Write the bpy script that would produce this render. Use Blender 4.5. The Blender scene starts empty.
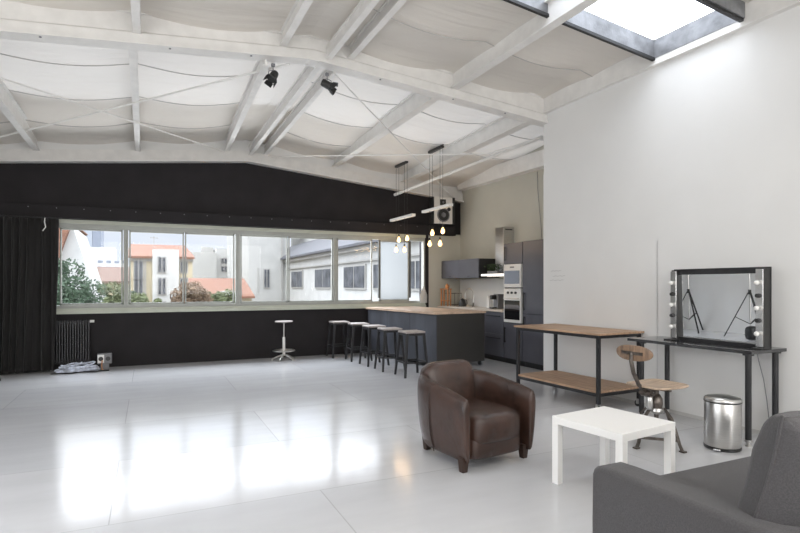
import bpy, bmesh, math, random
from mathutils import Vector, Matrix, noise
random.seed(7)
R = math.radians
scn = bpy.context.scene
COL = scn.collection

# ------------------------------------------------------------------ materials
MATS = {}
def mat(name, col, rough=.5, metal=0, bump=0, bscale=40, var=0, vscale=4, emit=None, estr=0, spec=.5,
        coat=0, stretch=None, sheen=0, subsurf=0, col2=None, detail=4):
    if name in MATS: return MATS[name]
    m = bpy.data.materials.new(name); m.use_nodes = True
    nt = m.node_tree; N = nt.nodes; L = nt.links
    b = N['Principled BSDF']
    c = (*col, 1)
    b.inputs['Base Color'].default_value = c
    b.inputs['Roughness'].default_value = rough
    b.inputs['Metallic'].default_value = metal
    b.inputs['Specular IOR Level'].default_value = spec
    b.inputs['Coat Weight'].default_value = coat
    b.inputs['Sheen Weight'].default_value = sheen
    tc = N.new('ShaderNodeTexCoord')
    src = tc.outputs['Object']
    if stretch:
        mp = N.new('ShaderNodeMapping'); mp.inputs['Scale'].default_value = stretch
        L.new(src, mp.inputs['Vector']); src = mp.outputs['Vector']
    if var or col2:
        n = N.new('ShaderNodeTexNoise'); n.inputs['Scale'].default_value = vscale; n.inputs['Detail'].default_value = detail
        L.new(src, n.inputs['Vector'])
        r = N.new('ShaderNodeValToRGB')
        a = tuple(max(0, x * (1 - var)) for x in col); d = col2 if col2 else tuple(min(1, x * (1 + var)) for x in col)
        r.color_ramp.elements[0].position = .32; r.color_ramp.elements[1].position = .68
        r.color_ramp.elements[0].color = (*a, 1); r.color_ramp.elements[1].color = (*d, 1)
        L.new(n.outputs['Fac'], r.inputs['Fac']); L.new(r.outputs['Color'], b.inputs['Base Color'])
    if bump:
        n2 = N.new('ShaderNodeTexNoise'); n2.inputs['Scale'].default_value = bscale; n2.inputs['Detail'].default_value = 5
        L.new(src, n2.inputs['Vector'])
        bp = N.new('ShaderNodeBump'); bp.inputs['Strength'].default_value = bump; bp.inputs['Distance'].default_value = .01
        L.new(n2.outputs['Fac'], bp.inputs['Height']); L.new(bp.outputs['Normal'], b.inputs['Normal'])
    if emit:
        b.inputs['Emission Color'].default_value = (*emit, 1); b.inputs['Emission Strength'].default_value = estr
    MATS[name] = m
    return m

def glass_mat(name, tint=(1, 1, 1), refl=.06, frost=None):
    m = bpy.data.materials.new(name); m.use_nodes = True
    nt = m.node_tree; N = nt.nodes; L = nt.links
    N.remove(N['Principled BSDF']); out = N['Material Output']
    if frost:
        t = N.new('ShaderNodeBsdfTranslucent'); t.inputs['Color'].default_value = (*frost, 1)
    else:
        t = N.new('ShaderNodeBsdfTransparent'); t.inputs['Color'].default_value = (*tint, 1)
    g = N.new('ShaderNodeBsdfGlossy'); g.inputs['Roughness'].default_value = .02
    lw = N.new('ShaderNodeLayerWeight'); lw.inputs['Blend'].default_value = .2
    mu = N.new('ShaderNodeMath'); mu.operation = 'MULTIPLY'; mu.inputs[1].default_value = .10
    ad = N.new('ShaderNodeMath'); ad.operation = 'ADD'; ad.inputs[1].default_value = refl * .5
    mx = N.new('ShaderNodeMixShader')
    L.new(lw.outputs['Fresnel'], mu.inputs[0]); L.new(mu.outputs[0], ad.inputs[0]); L.new(ad.outputs[0], mx.inputs['Fac'])
    L.new(t.outputs[0], mx.inputs[1]); L.new(g.outputs[0], mx.inputs[2]); L.new(mx.outputs[0], out.inputs['Surface'])
    MATS[name] = m
    return m

M_WHITE = mat('white_paint', (.74, .735, .72), .55, bump=.05, bscale=60, var=.015, vscale=2)
M_BEAM = mat('white_beam_paint', (.74, .725, .70), .5, bump=.15, bscale=25, var=.05, vscale=7)
M_BLACKWALL = mat('charcoal_wall_paint', (.020, .018, .0195), .75, bump=.1, bscale=30, var=.12, vscale=3, spec=.25)
M_BEIGE = mat('beige_wall_paint', (.52, .51, .445), .6, bump=.05, bscale=50, var=.03, vscale=2)
M_FRAME = mat('grey_window_paint', (.36, .37, .34), .4, var=.06, vscale=6)
M_SILL = mat('pale_green_sill_paint', (.50, .52, .44), .45, var=.05, vscale=5)
M_DARKMETAL = mat('black_metal', (.028, .028, .03), .38, metal=.3, var=.2, vscale=12)
M_STEEL = mat('brushed_steel', (.58, .57, .55), .30, metal=1, bump=.05, bscale=60, stretch=(1, 1, 12), var=.06, vscale=10)
M_CHROME = mat('chrome', (.75, .75, .75), .08, metal=1)
M_IRON = mat('worn_iron', (.15, .13, .115), .4, metal=.85, bump=.2, bscale=60, var=.4, vscale=18)
M_CAB = mat('slate_cabinet_front', (.095, .098, .118), .36, var=.06, vscale=4)
M_CABDARK = mat('black_cabinet_side', (.018, .018, .019), .5, var=.1)
M_ISLAND = mat('slate_blue_island_panel', (.062, .066, .080), .5, bump=.1, bscale=20, var=.3, vscale=3, stretch=(1, 1, .4))
M_ISLANDEND = mat('charcoal_island_panel', (.045, .043, .040), .55, var=.08, vscale=3)
M_WOODTOP = mat('pale_worktop_wood', (.60, .44, .32), .35, var=.18, vscale=4, stretch=(8, 1, 1), bump=.05)
M_COUNTER = mat('pale_counter', (.62, .55, .47), .35, var=.05)
M_CARTWOOD = mat('brown_cart_wood', (.40, .26, .165), .5, var=.28, vscale=5, stretch=(7, .6, 1), bump=.1)
M_CHAIRWOOD = mat('worn_chair_wood', (.24, .155, .10), .42, var=.35, vscale=7, stretch=(1, 5, 1), bump=.1)
M_SEATWOOD = mat('pale_chair_seat_wood', (.44, .33, .24), .42, var=.25, vscale=6, stretch=(1, 6, 1))
M_STOOLTOP = mat('grey_stool_seat_wood', (.36, .32, .30), .45, var=.15, vscale=9)
M_TABLE = mat('white_table_laminate', (.88, .87, .845), .35)
M_DESK = mat('black_desk_top', (.03, .03, .032), .10, var=.05, spec=.9)
M_SOFA = mat('charcoal_sofa_fabric', (.064, .061, .063), .95, bump=.35, bscale=320, var=.22, vscale=220, sheen=.12, detail=2)
M_LEGWOOD = mat('dark_leg_wood', (.035, .018, .012), .4)
M_CURTAIN = mat('black_velvet', (.019, .018, .0175), .9, spec=.2, sheen=.12, bump=.15, bscale=60)
M_RAD = mat('black_radiator_paint', (.022, .021, .024), .4)
M_PLASTICW = mat('white_plastic', (.8, .79, .76), .35)
M_PLASTICB = mat('black_plastic', (.02, .02, .02), .4)
M_GREYP = mat('grey_plastic', (.20, .20, .21), .4)
M_OVENGLASS = mat('oven_glass', (.012, .012, .014), .06, spec=.8)
M_MICROGLASS = mat('microwave_glass', (.23, .24, .26), .12, metal=.6)
M_LEAF = mat('herb_leaf', (.045, .085, .03), .6, var=.4, vscale=30)
M_FOIL = mat('foil_lining', (.22, .225, .235), .42, metal=.3, bump=1, bscale=9, var=.3, vscale=6)
M_SPEAKER = mat('white_speaker_front', (.72, .70, .66), .45)
M_MARK = mat('pencil_mark', (.45, .45, .44), .8)
M_COPPER = mat('amber_copper', (.62, .27, .10), .35, metal=.4, var=.2)
M_CABLE = mat('pale_blue_cable', (.60, .64, .74), .45, var=.35, vscale=20)
M_LAMPSTRIP = mat('hood_light', (1, .97, .9), .3, emit=(1, .95, .85), estr=1.6)
M_SPLASH = mat('white_splashback', (.75, .75, .73), .2)
M_GLASS = glass_mat('window_glass', refl=.012)
M_FROST = glass_mat('frosted_glass', frost=(.40, .405, .405), refl=.05)

# leather
def leather():
    m = mat('brown_leather', (.042, .022, .016), .23, var=.35, vscale=5, spec=.55)
    nt = m.node_tree; N = nt.nodes; L = nt.links; b = N['Principled BSDF']
    tc = N.new('ShaderNodeTexCoord')
    v = N.new('ShaderNodeTexVoronoi'); v.inputs['Scale'].default_value = 130
    n = N.new('ShaderNodeTexNoise'); n.inputs['Scale'].default_value = 9; n.inputs['Detail'].default_value = 5
    a = N.new('ShaderNodeMath'); a.operation = 'MULTIPLY_ADD'; a.inputs[1].default_value = 2.2
    L.new(tc.outputs['Object'], v.inputs['Vector']); L.new(tc.outputs['Object'], n.inputs['Vector'])
    L.new(n.outputs['Fac'], a.inputs[0]); L.new(v.outputs['Distance'], a.inputs[2])
    bp = N.new('ShaderNodeBump'); bp.inputs['Strength'].default_value = .35; bp.inputs['Distance'].default_value = .006
    L.new(a.outputs[0], bp.inputs['Height']); L.new(bp.outputs['Normal'], b.inputs['Normal'])
    return m
M_LEATHER = leather()

# painted floor: panels with joints
def floor_mat():
    m = mat('grey_white_floor_paint', (.62, .63, .65), .2)
    nt = m.node_tree; N = nt.nodes; L = nt.links; b = N['Principled BSDF']
    tc = N.new('ShaderNodeTexCoord'); mp = N.new('ShaderNodeMapping')
    mp.inputs['Location'].default_value = (.20, .24, 0)
    L.new(tc.outputs['Object'], mp.inputs['Vector'])
    br = N.new('ShaderNodeTexBrick')
    br.inputs['Scale'].default_value = 1; br.inputs['Brick Width'].default_value = 2.44; br.inputs['Row Height'].default_value = 1.22
    br.inputs['Mortar Size'].default_value = .004; br.inputs['Mortar Smooth'].default_value = .3; br.inputs['Bias'].default_value = 0
    br.inputs['Color1'].default_value = (.63, .63, .64, 1); br.inputs['Color2'].default_value = (.575, .58, .595, 1)
    br.inputs['Mortar'].default_value = (.47, .47, .47, 1)
    L.new(mp.outputs['Vector'], br.inputs['Vector'])
    n = N.new('ShaderNodeTexNoise'); n.inputs['Scale'].default_value = 2.2; n.inputs['Detail'].default_value = 7; n.inputs['Roughness'].default_value = .6
    m2 = N.new('ShaderNodeMapping'); m2.inputs['Scale'].default_value = (.5, 2, 1)
    L.new(tc.outputs['Object'], m2.inputs['Vector']); L.new(m2.outputs['Vector'], n.inputs['Vector'])
    mx = N.new('ShaderNodeMixRGB'); mx.blend_type = 'MULTIPLY'; mx.inputs['Fac'].default_value = .35
    rr = N.new('ShaderNodeValToRGB'); rr.color_ramp.elements[0].position = .3; rr.color_ramp.elements[1].position = .7
    rr.color_ramp.elements[0].color = (.78, .78, .78, 1); rr.color_ramp.elements[1].color = (1, 1, 1, 1)
    L.new(n.outputs['Fac'], rr.inputs['Fac']); L.new(br.outputs['Color'], mx.inputs['Color1']); L.new(rr.outputs['Color'], mx.inputs['Color2'])
    L.new(mx.outputs['Color'], b.inputs['Base Color'])
    mr = N.new('ShaderNodeMapRange'); mr.inputs['To Min'].default_value = .10; mr.inputs['To Max'].default_value = .20
    L.new(n.outputs['Fac'], mr.inputs['Value']); L.new(mr.outputs['Result'], b.inputs['Roughness'])
    bp = N.new('ShaderNodeBump'); bp.inputs['Strength'].default_value = .12; bp.inputs['Distance'].default_value = .01
    L.new(n.outputs['Fac'], bp.inputs['Height'])
    bp2 = N.new('ShaderNodeBump'); bp2.inputs['Strength'].default_value = .4; bp2.inputs['Distance'].default_value = .003; bp2.invert = True
    L.new(br.outputs['Fac'], bp2.inputs['Height']); L.new(bp.outputs['Normal'], bp2.inputs['Normal'])
    L.new(bp2.outputs['Normal'], b.inputs['Normal'])
    b.inputs['Specular IOR Level'].default_value = .5
    return m
M_FLOOR = floor_mat()

# stretched white ceiling cloth with fine cross wrinkles
def cloth_mat():
    m = mat('ceiling_cloth', (.73, .69, .635), .75)
    nt = m.node_tree; N = nt.nodes; L = nt.links; b = N['Principled BSDF']
    tc = N.new('ShaderNodeTexCoord'); mp = N.new('ShaderNodeMapping'); mp.inputs['Scale'].default_value = (.55, 9, 1)
    L.new(tc.outputs['Object'], mp.inputs['Vector'])
    n = N.new('ShaderNodeTexNoise'); n.inputs['Scale'].default_value = 1.6; n.inputs['Detail'].default_value = 3
    L.new(mp.outputs['Vector'], n.inputs['Vector'])
    bp = N.new('ShaderNodeBump'); bp.inputs['Strength'].default_value = .55; bp.inputs['Distance'].default_value = .03
    L.new(n.outputs['Fac'], bp.inputs['Height']); L.new(bp.outputs['Normal'], b.inputs['Normal'])
    tr = N.new('ShaderNodeBsdfTranslucent'); tr.inputs['Color'].default_value = (.80, .78, .75, 1); L.new(bp.outputs['Normal'], tr.inputs['Normal'])
    mx = N.new('ShaderNodeMixShader'); mx.inputs['Fac'].default_value = .085
    L.new(b.outputs[0], mx.inputs[1]); L.new(tr.outputs[0], mx.inputs[2]); L.new(mx.outputs[0], N['Material Output'].inputs['Surface'])
    return m
M_CLOTH = cloth_mat()

# ------------------------------------------------------------------ mesh helpers
class MB:
    def __init__(s): s.bm = bmesh.new()
    def face(s, vs):
        try: s.bm.faces.new(vs)
        except ValueError: pass
    def verts(s, pts): return [s.bm.verts.new(Vector(p)) for p in pts]
    def box(s, x0, x1, y0, y1, z0, z1, m=None):
        p = [(x0, y0, z0), (x1, y0, z0), (x1, y1, z0), (x0, y1, z0), (x0, y0, z1), (x1, y0, z1), (x1, y1, z1), (x0, y1, z1)]
        if m is not None: p = [m @ Vector(q) for q in p]
        v = s.verts(p)
        for f in ((0, 3, 2, 1), (4, 5, 6, 7), (0, 1, 5, 4), (1, 2, 6, 5), (2, 3, 7, 6), (3, 0, 4, 7)): s.face([v[i] for i in f])
        return s
    def loft(s, rings, cap=True, closed=True):
        R_ = [s.verts(r) for r in rings]
        n = len(R_[0])
        for a, b in zip(R_, R_[1:]):
            for i in range(n if closed else n - 1):
                j = (i + 1) % n
                s.face([a[i], a[j], b[j], b[i]])
        if cap:
            s.face(list(reversed(R_[0]))); s.face(R_[-1])
        return s
    def cyl(s, p0, p1, r0, r1=None, n=16, cap=True):
        r1 = r0 if r1 is None else r1
        p0 = Vector(p0); p1 = Vector(p1); d = (p1 - p0).normalized()
        a = d.orthogonal().normalized(); b = d.cross(a)
        rg = lambda c, r: [c + a * (r * math.cos(t)) + b * (r * math.sin(t)) for t in [2 * math.pi * i / n for i in range(n)]]
        return s.loft([rg(p0, r0), rg(p1, r1)], cap)
    def tube(s, pts, r, n=8):
        pts = [Vector(p) for p in pts]; rings = []
        d0 = (pts[1] - pts[0]).normalized(); a = d0.orthogonal().normalized()
        for i, p in enumerate(pts):
            d = (pts[min(i + 1, len(pts) - 1)] - pts[max(i - 1, 0)]).normalized()
            a = (a - d * a.dot(d)).normalized(); b = d.cross(a)
            rr = r[i] if isinstance(r, (list, tuple)) else r
            rings.append([p + a * (rr * math.cos(2 * math.pi * k / n)) + b * (rr * math.sin(2 * math.pi * k / n)) for k in range(n)])
        return s.loft(rings)
    def lathe(s, prof, c=(0, 0, 0), n=24, m=None):
        rings = []
        for r, z in prof:
            ring = [Vector((c[0] + max(r, 1e-4) * math.cos(2 * math.pi * i / n), c[1] + max(r, 1e-4) * math.sin(2 * math.pi * i / n), c[2] + z)) for i in range(n)]
            if m is not None: ring = [m @ q for q in ring]
            rings.append(ring)
        return s.loft(rings)
    def prism(s, poly, a, b, axis='z'):
        def q(u, v, w): return {'z': (u, v, w), 'y': (u, w, v), 'x': (w, u, v)}[axis]
        return s.loft([[q(u, v, a) for u, v in poly], [q(u, v, b) for u, v in poly]])
    def bar(s, p0, p1, w, h, up=(0, 0, 1)):
        p0 = Vector(p0); p1 = Vector(p1); d = (p1 - p0).normalized(); up = Vector(up)
        if abs(d.dot(up)) > .98: up = Vector((0, 1, 0))
        a = d.cross(up).normalized(); b = a.cross(d).normalized()
        rg = lambda c: [c + a * (sx * w / 2) + b * (sy * h / 2) for sx, sy in ((-1, -1), (1, -1), (1, 1), (-1, 1))]
        return s.loft([rg(p0), rg(p1)])
    def build(s, name, material, parent=None, bevel=0, smooth=False, sub=0, segs=2, ang=35):
        bmesh.ops.recalc_face_normals(s.bm, faces=s.bm.faces)
        me = bpy.data.meshes.new(name); s.bm.to_mesh(me); s.bm.free()
        me.materials.append(material)
        o = bpy.data.objects.new(name, me); COL.objects.link(o)
        if parent: o.parent = parent
        if bevel:
            md = o.modifiers.new('Bevel', 'BEVEL'); md.width = bevel; md.segments = segs; md.limit_method = 'ANGLE'
        if sub:
            md = o.modifiers.new('Sub', 'SUBSURF'); md.levels = sub; md.render_levels = sub
        if smooth or bevel or sub:
            me.shade_smooth()
            if not sub: me.set_sharp_from_angle(angle=R(89 if bevel else ang))
            if bevel: o.modifiers.new('WN', 'WEIGHTED_NORMAL').weight = 90
        return o

def tag(o, label=None, cat=None, group=None, kind=None):
    if label: o['label'] = label
    if cat: o['category'] = cat
    if group: o['group'] = group
    if kind: o['kind'] = kind
    return o
def thing(name, loc, rz, label, cat, group=None):
    o = bpy.data.objects.new(name, None); COL.objects.link(o)
    o.location = loc; o.rotation_euler = (0, 0, rz); o.empty_display_size = .1
    return tag(o, label, cat, group)
def struct(name, mb, m, label=None, **k):
    return tag(mb.build(name, m, **k), label, None, None, 'structure')
def copy_tree(o, parent=None):
    c = o.copy(); COL.objects.link(c)
    if parent: c.parent = parent
    for ch in [x for x in list(bpy.data.objects) if x.parent == o]: copy_tree(ch, c)
    return c
def superblob(mb, c, rx, ry, rz, e=.5, nu=24, nv=14, m=None):
    """rounded pillow / cushion: superellipsoid"""
    f = lambda v, p: math.copysign(abs(v) ** p, v)
    rings = []
    for j in range(1, nv):
        ph = -math.pi / 2 + math.pi * j / nv
        ring = []
        for i in range(nu):
            th = 2 * math.pi * i / nu
            q = Vector((c[0] + rx * f(math.cos(ph), e) * f(math.cos(th), e), c[1] + ry * f(math.cos(ph), e) * f(math.sin(th), e), c[2] + rz * f(math.sin(ph), e)))
            ring.append(m @ q if m is not None else q)
        rings.append(ring)
    return mb.loft(rings)

# ------------------------------------------------------------------ room shell
XL, XW, XK, YB, YG, YF = -2.6, 4.98, 6.1, 10.0, 5.95, -4.0
XR = 1.68
def zc(x, y):                      # ceiling lining height
    k = min(1, max(0, (y - YG) / 4.05))
    return 4.13 - .18 * k - (.06 + .06 * k) * abs(x - XR)

b = MB(); b.box(XL - .2, XK + .2, YF - .2, YB + .2, -.12, 0); struct('floor', b, M_FLOOR)

# back wall with the long window opening (x -1.34..5.26, z .88..2.38)
WX0, WX1, WZ0, WZ1 = -1.36, 5.24, .88, 2.38
b = MB(); b.box(XL - .2, WX0, YB, YB + .25, 0, 4.2); b.box(WX0, WX1, YB, YB + .25, 0, WZ0); b.box(WX0, WX1, YB, YB + .25, WZ1, 4.2)
b.box(WX1, 5.33, YB, YB + .25, 0, 4.2)
struct('wall_back', b, M_BLACKWALL)
b = MB(); b.box(5.33, XK, YB - .001, YB + .25, 0, 2.42); b.box(5.33, XK, YB + .02, YB + .25, 2.42, 4.2)
struct('wall_back_kitchen', b, M_BEIGE)
b = MB(); b.box(5.33, XK, YB - .01, YB + .019, 2.42, 4.0); struct('wall_back_upper', b, M_BLACKWALL)
# left wall with a big unseen daylight window
b = MB(); b.box(XL - .2, XL, YF, 0.2, 0, 4.2); b.box(XL - .2, XL, 5.2, YB, 0, 4.2)
b.box(XL - .2, XL, .2, 5.2, 0, .9); b.box(XL - .2, XL, .2, 5.2, 3.1, 4.2)
struct('wall_left', b, M_WHITE)
b = MB(); b.box(XL - .2, XK + .2, YF - .2, YF, 0, .9); b.box(XL - .2, XK + .2, YF - .2, YF, 3.1, 4.4)
b.box(XL - .2, -1.8, YF - .2, YF, .9, 3.1); b.box(4.6, XK + .2, YF - .2, YF, .9, 3.1)
struct('wall_front', b, M_WHITE)
# right white partition: lower cladding a little proud of the upper wall
b = MB(); b.box(XW, XW + .15, YF, YG, 0, 3.98)
b.box(XW - .005, XW, YF, YG + .0, 0, 2.87)
wr = struct('wall_right', b, M_WHITE)
b = MB(); b.box(XK, XK + .2, 4.5, YB + .25, 0, 3.9); struct('wall_kitchen', b, M_BEIGE)
b = MB(); b.box(XW + .15, XK, 4.4, 4.5, 0, 3.9); struct('wall_nook', b, M_BEIGE)
# floor-level joint, vertical panel seam
b = MB(); b.box(XW - .012, XW - .003, YF, YG, .0, .035); struct('baseboard_right', b, mat('grey_baseboard', (.55, .54, .52), .6))  # slightly darker strip along the foot of the white wall
b = MB(); b.box(XW - .005, XW - .0032, 4.10, 4.106, .04, 1.82); struct('trim_1', b, mat('panel_seam', (.38, .38, .37), .7), 'thin vertical seam in the white wall')

# ceiling cloth: grid of sagging bays between beams and seams, with the skylight cut out
PX = [-3.0, -1.56, -.12, 1.28, 1.62, 1.98, 3.38, 4.74, 6.05]
SX0, SX1, SY0, SY1 = 2.92, 4.93, 3.16, 4.11
seamsY = [-4, -2.2, -.6, 1.0, 2.35, 3.16, 4.11, 5.0, 5.95, 7.05, 8.05, 9.05, 10.05]
def sag(x, y):
    sx = 0
    for a, c in zip(PX, PX[1:]):
        if a <= x <= c: sx = math.sin(math.pi * (x - a) / (c - a)) * min(1, (c - a) / 1.3)
    sy = 0
    for a, c in zip(seamsY, seamsY[1:]):
        if a <= y <= c: sy = abs(math.sin(math.pi * (y - a) / (c - a)))
    near = 0 if (SY0 - .01 <= y <= SY1 + .01 and x > 2.8) else 1
    return near * sx * (.055 * (1 - sy) ** 1.0 + .03)
b = MB()
xs = sorted(set([round(XL - .2 + i * .12, 4) for i in range(76)] + [SX0, SX1] + PX[1:-1])); xs = [x for x in xs if x <= XK + .2]
ys = sorted(set([round(-4 + i * .09, 4) for i in range(158)] + seamsY)); ys = [y for y in ys if y <= 10.05]
G = [[b.bm.verts.new((x, y, zc(x, y) - sag(x, y))) for x in xs] for y in ys]
for j in range(len(ys) - 1):
    for i in range(len(xs) - 1):
        if xs[i] >= SX0 - 1e-6 and xs[i + 1] <= SX1 + 1e-6 and ys[j] >= SY0 - 1e-6 and ys[j + 1] <= SY1 + 1e-6: continue
        b.face([G[j][i], G[j][i + 1], G[j + 1][i + 1], G[j + 1][i]])
ceil = struct('ceiling', b, M_CLOTH, smooth=True, ang=80)
# stitched seam lines of the cloth
M_SEAM = mat('seam_thread', (.50, .48, .46), .8)
b = MB()
for y in seamsY[1:-1]:
    if y in (SY0, SY1): continue
    for a, c in zip(PX, PX[1:]):
        if c - a < .5 or (y > 8.5 and a > 3): continue
        b.tube([(a + (c - a) * t / 14, y, zc(a + (c - a) * t / 14, y) - sag(a + (c - a) * t / 14, y) - .004) for t in range(15)], .006, 5)
b.build('seam', M_SEAM, ceil)

# skylight shaft, foil lined, with its pane and bars
b = MB(); zt = .20
def lip(x): return 3.985 - .115 * (x - 3.1)
def shaft(x0, y0, x1, y1, t):
    q = [(x0, y0), (x1, y1)]
    dx, dy = (y1 - y0), -(x1 - x0); l = math.hypot(dx, dy); dx *= t / l; dy *= t / l
    n = 10; r0 = []
    for k in range(n + 1):
        x = x0 + (x1 - x0) * k / n; y = y0 + (y1 - y0) * k / n
        r0.append([(x, y, lip(x)), (x + dx, y + dy, lip(x)), (x + dx, y + dy, lip(x) + zt), (x, y, lip(x) + zt)])
    b.loft(r0)
shaft(SX0, SY1, SX1, SY1, -.03); shaft(SX0, SY0, SX1, SY0, .03); shaft(SX0, SY0, SX0, SY1, -.03); shaft(SX1, SY0, SX1, SY1, .03)
sk = struct('window_5', b, M_FOIL, 'foil-lined skylight shaft in the roof above the white wall')
b = MB(); b.loft([[(x, SY0, lip(x) + zt), (x, SY1, lip(x) + zt), (x, SY1, lip(x) + zt + .01), (x, SY0, lip(x) + zt + .01)] for x in (SX0, SX1)])
b.build('pane', M_GLASS, sk)
b = MB()
for y in (SY0, SY1):
    b.bar((SX0, y, lip(SX0) - .01), (SX1, y, lip(SX1) - .01), .035, .03)
b.build('dark_edge_strip', M_CABDARK, sk)

# roof deck above the cloth, with a translucent strip behind the girder left open to the sky
b = MB(); dx = [XL - .3, XR, SX0 - .04, SX1 + .04, XK + .3]
for y0, y1 in ((YF - .3, SY0 - .04), (SY0 - .04, SY1 + .04), (SY1 + .04, 5.9), (8.1, YB + .3)):
    for x0, x1 in zip(dx, dx[1:]):
        if y0 > 3 and y0 < 3.5 and x0 > 2.8 and x1 < 5.1: continue
        b.loft([[(x, y0, zc(x, y0) + .035), (x, y1, zc(x, y1) + .035), (x, y1, zc(x, y1) + .06), (x, y0, zc(x, y0) + .06)] for x in (x0, x1)])
struct('roof_deck', b, M_GREYP, 'flat roof deck above the ceiling cloth')
# beams ------------------------------------------------------------
def isec(w, h, tf, tw): return [(-w / 2, 0), (w / 2, 0), (w / 2, tf), (tw / 2, tf), (tw / 2, h - tf), (w / 2, h - tf), (w / 2, h), (-w / 2, h), (-w / 2, h - tf), (-tw / 2, h - tf), (-tw / 2, tf), (-w / 2, tf)]
tn = [1]
def trim(mb, label, m=M_BEAM, **k):
    tn[0] += 1; return struct('trim_%d' % tn[0], mb, m, label, **k)
def purlin(x0, x1, w, h, y0, y1, z0, z1, label):
    b = MB(); s_ = isec(w, h, .014, .02)
    b.loft([[(X + u, y, z + v) for u, v in s_] for X, y, z in ((x0, y0, z0), (x1, y1, z1))]); return trim(b, label)
# main girder across the room (two gabled halves)
def gz(x): return 3.855 - .088 * abs(x - XR)
def girder_half(xa, xb):
    b = MB(); r = []
    for x in (xa, xb):
        t = zc(x, YG) - gz(x) - .005
        r.append([(x, YG + u, gz(x) + v) for u, v in [(-.09, 0), (.09, 0), (.09, .02), (.014, .045), (.014, t - .02), (.09, t - .02), (.09, t), (-.075, t), (-.075, t - .02), (-.055, t - .02), (-.055, .13), (-.075, .11), (-.075, .02), (-.09, .02)]])
    b.loft(r); return b
trim(girder_half(XL, XR), 'left half of the white steel roof girder over the room')
trim(girder_half(XR, XW + .1), 'right half of the white steel roof girder over the room')
b = MB(); b.box(XR - .07, XR + .07, YG - .1, YG + .1, gz(XR) - .012, gz(XR) + .0)
for sx in (-.05, .05):
    for sy in (-.06, .06): b.cyl((XR + sx, YG + sy, gz(XR) - .02), (XR + sx, YG + sy, gz(XR) - .012), .012, n=8)
trim(b, 'bolted ridge plate on the girder')
b = MB()
for x in [-1.9, -.9, .2, 1.0, 2.5, 3.5, 4.3]: b.cyl((x, YG - .04, gz(x) - .008), (x, YG - .04, gz(x) + .01), .011, n=8)
trim(b, 'bolts under the girder', M_GREYP)
# wall beam along the back wall
def wz(x): return 3.54 - .097 * abs(x - 1.6)
for (xa, xb, lb) in ((XL, 1.6, 'left white steel beam on top of the black wall'), (1.6, XK, 'right white steel beam on top of the black wall')):
    b = MB(); b.loft([[(x, y, z) for y, z in ((9.84, wz(x)), (10.0, wz(x)), (10.0, wz(x) + .2), (9.9, wz(x) + .2), (9.9, wz(x) + .03), (9.84, wz(x) + .03))] for x in (xa, xb)]); trim(b, lb)
b = MB(); b.loft([[(x, 9.93, wz(x) + .18), (x, 10.0, wz(x) + .18), (x, 10.0, zc(x, 10)), (x, 9.93, zc(x, 10))] for x in (XL, 1.6, XK)]); trim(b, 'white infill above the back wall beam', M_WHITE)
# purlins: back bay and front bay
back = [(-1.56, -1.56, .09, .24, 3.47, 3.41), (-.14, -.15, .075, .2, 3.70, 3.54), (1.17, 1.26, .075, .2, 3.74, 3.70), (1.80, 1.66, .065, .16, 3.88, 3.66), (2.05, 1.93, .065, .16, 3.90, 3.70), (3.33, 3.25, .12, .25, 3.72, 3.61), (4.78, 4.70, .14, .25, 3.585, 3.42)]
front = [(-1.56, .09, .17, 3.74), (-.1, .075, .15, 3.80), (1.34, .075, .16, 3.955), (1.85, .065, .14, 3.89), (2.12, .07, .14, 3.95), (3.50, .11, .25, 3.815)]
wh = ['first', 'second', 'third', 'left ridge', 'right ridge', 'wide', 'rightmost']
for (x0, x1, w, h, z0, z1), n in zip(back, wh): purlin(x0, x1, w, h, YG + .03, 9.93, z0, z1, n + ' white purlin between girder and back wall, from the left')
for (x, w, h, z), n in zip(front, wh): purlin(x, x, w, h, YF, YG - .03, z, z, n + ' white purlin over the front half of the room')
b = MB(); b.loft([[(x, y, 3.35 - .012 * (10 - y) + v) for x, v in ((5.93, 0), (6.1, 0), (6.1, .27), (5.93, .27))] for y in (4.5, 9.84)]); trim(b, 'white beam on top of the beige kitchen wall')
b = MB(); b.box(XW - .06, XW, YF, YG - .02, 3.70, 3.72); b.box(XW - .045, XW, YF, SY0 - .02, 3.72, 4.0); b.box(XW - .045, XW, SY1 + .02, YG - .02, 3.72, 4.0); b.box(XW - .045, XW, SY0 - .02, SY1 + .02, 3.72, 3.775)
trim(b, 'white edge beam along the top of the white wall')
# black downstand over the windows
b = MB(); b.box(XL, 5.92, 9.88, YB, 2.385, 2.58)
dn = trim(b, 'black soffit box above the windows', M_BLACKWALL, bevel=.004)
b = MB()
for i in range(22): b.cyl((-2.4 + i * .37, 9.876, 2.54), (-2.4 + i * .37, 9.884, 2.54), .008, n=8)
b.build('bolt', M_GREYP, dn)
# brace rods
rods = [((-3.0 + .9, 6.05, 3.45), (1.22, 9.85, 3.67), .010, 'bracing rod from the left girder to the ridge'),
        ((1.44, 6.04, 3.83), (-2.5, 9.8, 3.33), .013, 'bracing rod from the ridge to the left wall corner'),
        ((1.98, 6.04, 3.80), (5.80, 9.82, 3.19), .010, 'bracing rod from the ridge to the kitchen corner'),
        ((1.96, 9.83, 3.66), (4.77, 7.0, 3.37), .010, 'bracing rod from the back ridge to the right'),
        ((4.77, 7.0, 3.37), (5.3, 6.1, 3.52), .010, 'end of the bracing rod by the white wall'),
        ((4.41, 9.7, 3.12), (5.41, 6.5, 3.58), .028, 'white tube slanting over the kitchen')]
for p, q, r, lb in rods:
    trim(MB().cyl(p, q, r, n=10), lb, smooth=True)

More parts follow.
